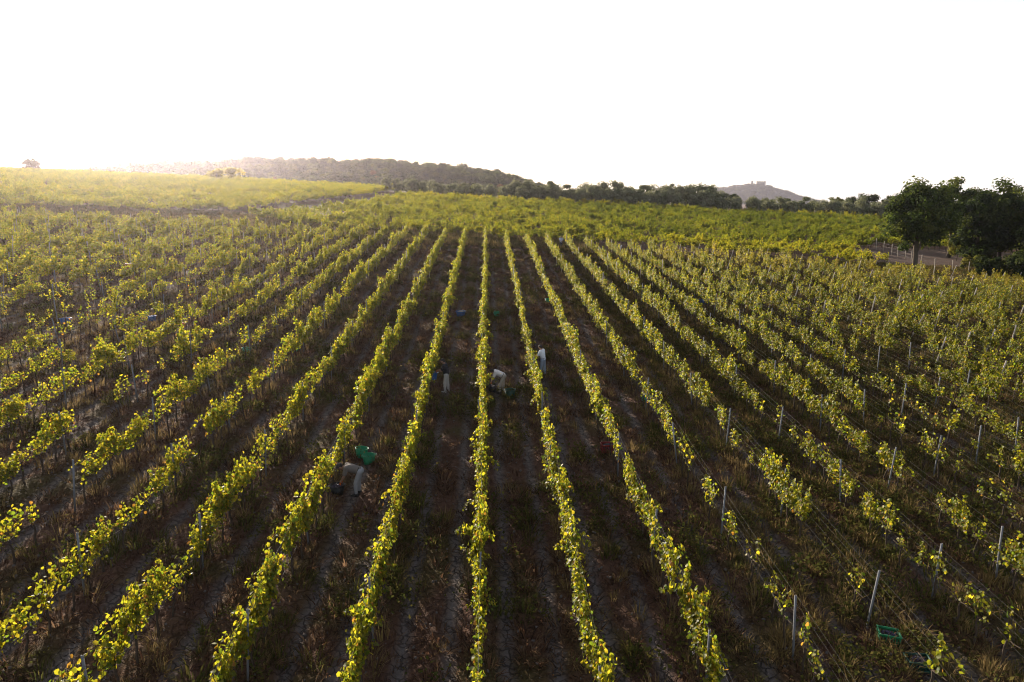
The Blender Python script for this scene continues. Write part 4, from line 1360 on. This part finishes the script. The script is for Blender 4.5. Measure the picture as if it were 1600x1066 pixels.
def crate(label, x, y, color, w=0.58, d=0.38, h=0.28, rz=0.0, fill=None, roll=0.0):
    z0 = gz(x, y) - 0.01
    o = thing('harvest_crate', label, 'crate', (x, y, z0), rz, 'crates of the grape pickers')
    o.rotation_euler = (0, roll, rz)
    mt = PL[color]
    link('base', MB().box((-w / 2 + .006, -d / 2 + .006, 0.0), (w / 2 - .006, d / 2 - .006, 0.014)).mesh('base', mt), o)
    def side(L_, th):
        b = MB()                                     # slotted wall in x-z
        b.box((-L_ / 2, 0, 0.0), (L_ / 2, th, 0.06)); b.box((-L_ / 2, 0, h - 0.06), (L_ / 2, th, h))
        n = max(3, int(L_ / 0.075))
        for i in range(n + 1):
            c = -L_ / 2 + 0.013 + (L_ - 0.026) * i / n
            b.box((c - 0.013, 0.001, 0.06), (c + 0.013, th - 0.001, h - 0.06))
        b.box((-L_ / 2 + .02, 0.0015, 0.135), (L_ / 2 - .02, th - 0.0015, 0.152))
        return b
    lw = side(w, 0.010).mesh('long_wall', mt); sw = side(d - 0.024, 0.010).mesh('end_wall', mt)
    link('long_wall', lw, o, (0, -d / 2, 0)); link('long_wall', lw, o, (0, d / 2, 0), (0, 0, math.pi))
    link('end_wall', sw, o, (w / 2, 0, 0), (0, 0, HP)); link('end_wall', sw, o, (-w / 2, 0, 0), (0, 0, -HP))
    rim = MB()
    e = 0.016
    rim.box((-w / 2 - e, -d / 2 - e, h), (w / 2 + e, -d / 2 + 0.012, h + 0.014)).box((-w / 2 - e, d / 2 - 0.012, h), (w / 2 + e, d / 2 + e, h + 0.014))
    rim.box((-w / 2 - e, -d / 2 + 0.012, h), (-w / 2 + 0.012, d / 2 - 0.012, h + 0.014)).box((w / 2 - 0.012, -d / 2 + 0.012, h), (w / 2 + e, d / 2 - 0.012, h + 0.014))
    link('rim', rim.mesh('rim', mt), o)
    if fill:
        heap('grape_heap', fill, x, y, z0 + h * 0.66, w * 0.44, d * 0.42, M['grape'], 120, rz)
    return o


tub('bright green tub in front of its pair beside the stooping picker', -5.55, 25.0, 'green', 0.25, 0.36, 0.5)
tub('bright green tub leaning behind its pair beside the stooping picker', -5.95, 25.45, 'green', 0.25, 0.36, 2.0, 0.12)
tub('black tub under the hands of the picker in grey-brown shirt', -6.12, 22.35, 'black', 0.25, 0.34, 0.3, fill='dark grapes heaped in the black tub below the stooping picker')
tub('blue tub held against the standing picker in black shirt', -4.02, 33.6, 'blue', 0.24, 0.36, 0.2, z=gz(-4.02, 33.6) + 0.42)
tub('black tub below the picker in white shirt by the middle row', -1.0, 33.75, 'black', 0.24, 0.34, 0.9, fill='dark grapes in the black tub below the picker in white shirt')
tub('dark teal tub on the ground behind the white-shirted stooping picker', -0.10, 32.9, 'dark green', 0.27, 0.40, 0.4)
tub('blue tub filled with pale leaves between two rows, far up the alley', -3.78, 49.8, 'blue', 0.36, 0.36, 0.2)
tub('small green tub just right of the middle row, up the slope', -1.15, 50.1, 'green', 0.24, 0.40, 0.6)
tub('green tub in the alley beside the second row right of the middle', 2.98, 55.2, 'green', 0.27, 0.36, 0.1)
tub('green bucket hanging at a trellis post on the third row right', 6.75, 33.2, 'green', 0.20, 0.32, 0.4, cat='bucket')
crate('dark red crate on the ground beside the second row right', 3.97, 26.75, 'red', 0.56, 0.40, 0.34, 0.1, fill='dark grapes in the dark red crate')
crate('green crate lower right, upper of a pair, half behind vine leaves', 9.80, 15.85, 'crate green', 0.50, 0.38, 0.32, -0.28, fill='dark grapes in the upper green crate of the pair', roll=0.05)
crate('green slatted crate full of dark grapes, lowest in the photo', 10.10, 15.0, 'dark green', 0.56, 0.36, 0.28, -0.08, fill='dark grapes filling the lowest slatted crate')
tub('teal tub below a leafy vine, fifth row left of the middle', -12.75, 39.2, 'teal', 0.25, 0.36, 0.4)
tub('pale cyan tub between vines in the far left rows', -19.5, 39.5, 'cyan', 0.24, 0.34, 0.1)
tub('teal tub on the bare ground among the left rows', -15.2, 38.2, 'teal', 0.25, 0.36, 0.8)
tub('bright blue tub at the far left between vine rows', -28.0, 42.2, 'blue', 0.32, 0.36, 0.3)
tub('dull blue tub in the second gap from the far left', -23.6, 44.1, 'blue', 0.26, 0.34, 0.5)
tub('small orange bucket under vines on the left slope', -21.0, 42.8, 'orange', 0.20, 0.32, 0.2, cat='bucket')
tub('blue tub in shade between rows on the right slope', 16.3, 58.0, 'blue', 0.42, 0.36, 0.1)
crate('small bright red crate high among the left vine rows', -33.6, 59.8, 'red', 0.5, 0.4, 0.6, 0.1)
M['paleleaf'] = plain_mat('pale dry leaves', (0.42, 0.38, 0.30), 0.9, 0.1, var=0.3, scale=30)
heap('leaf_heap', 'pale leaves heaped in the blue tub far up the alley', -3.78, 49.8, gz(-3.78, 49.8) + 0.26, 0.30, 0.30, M['paleleaf'], 80)['category'] = 'leaves'
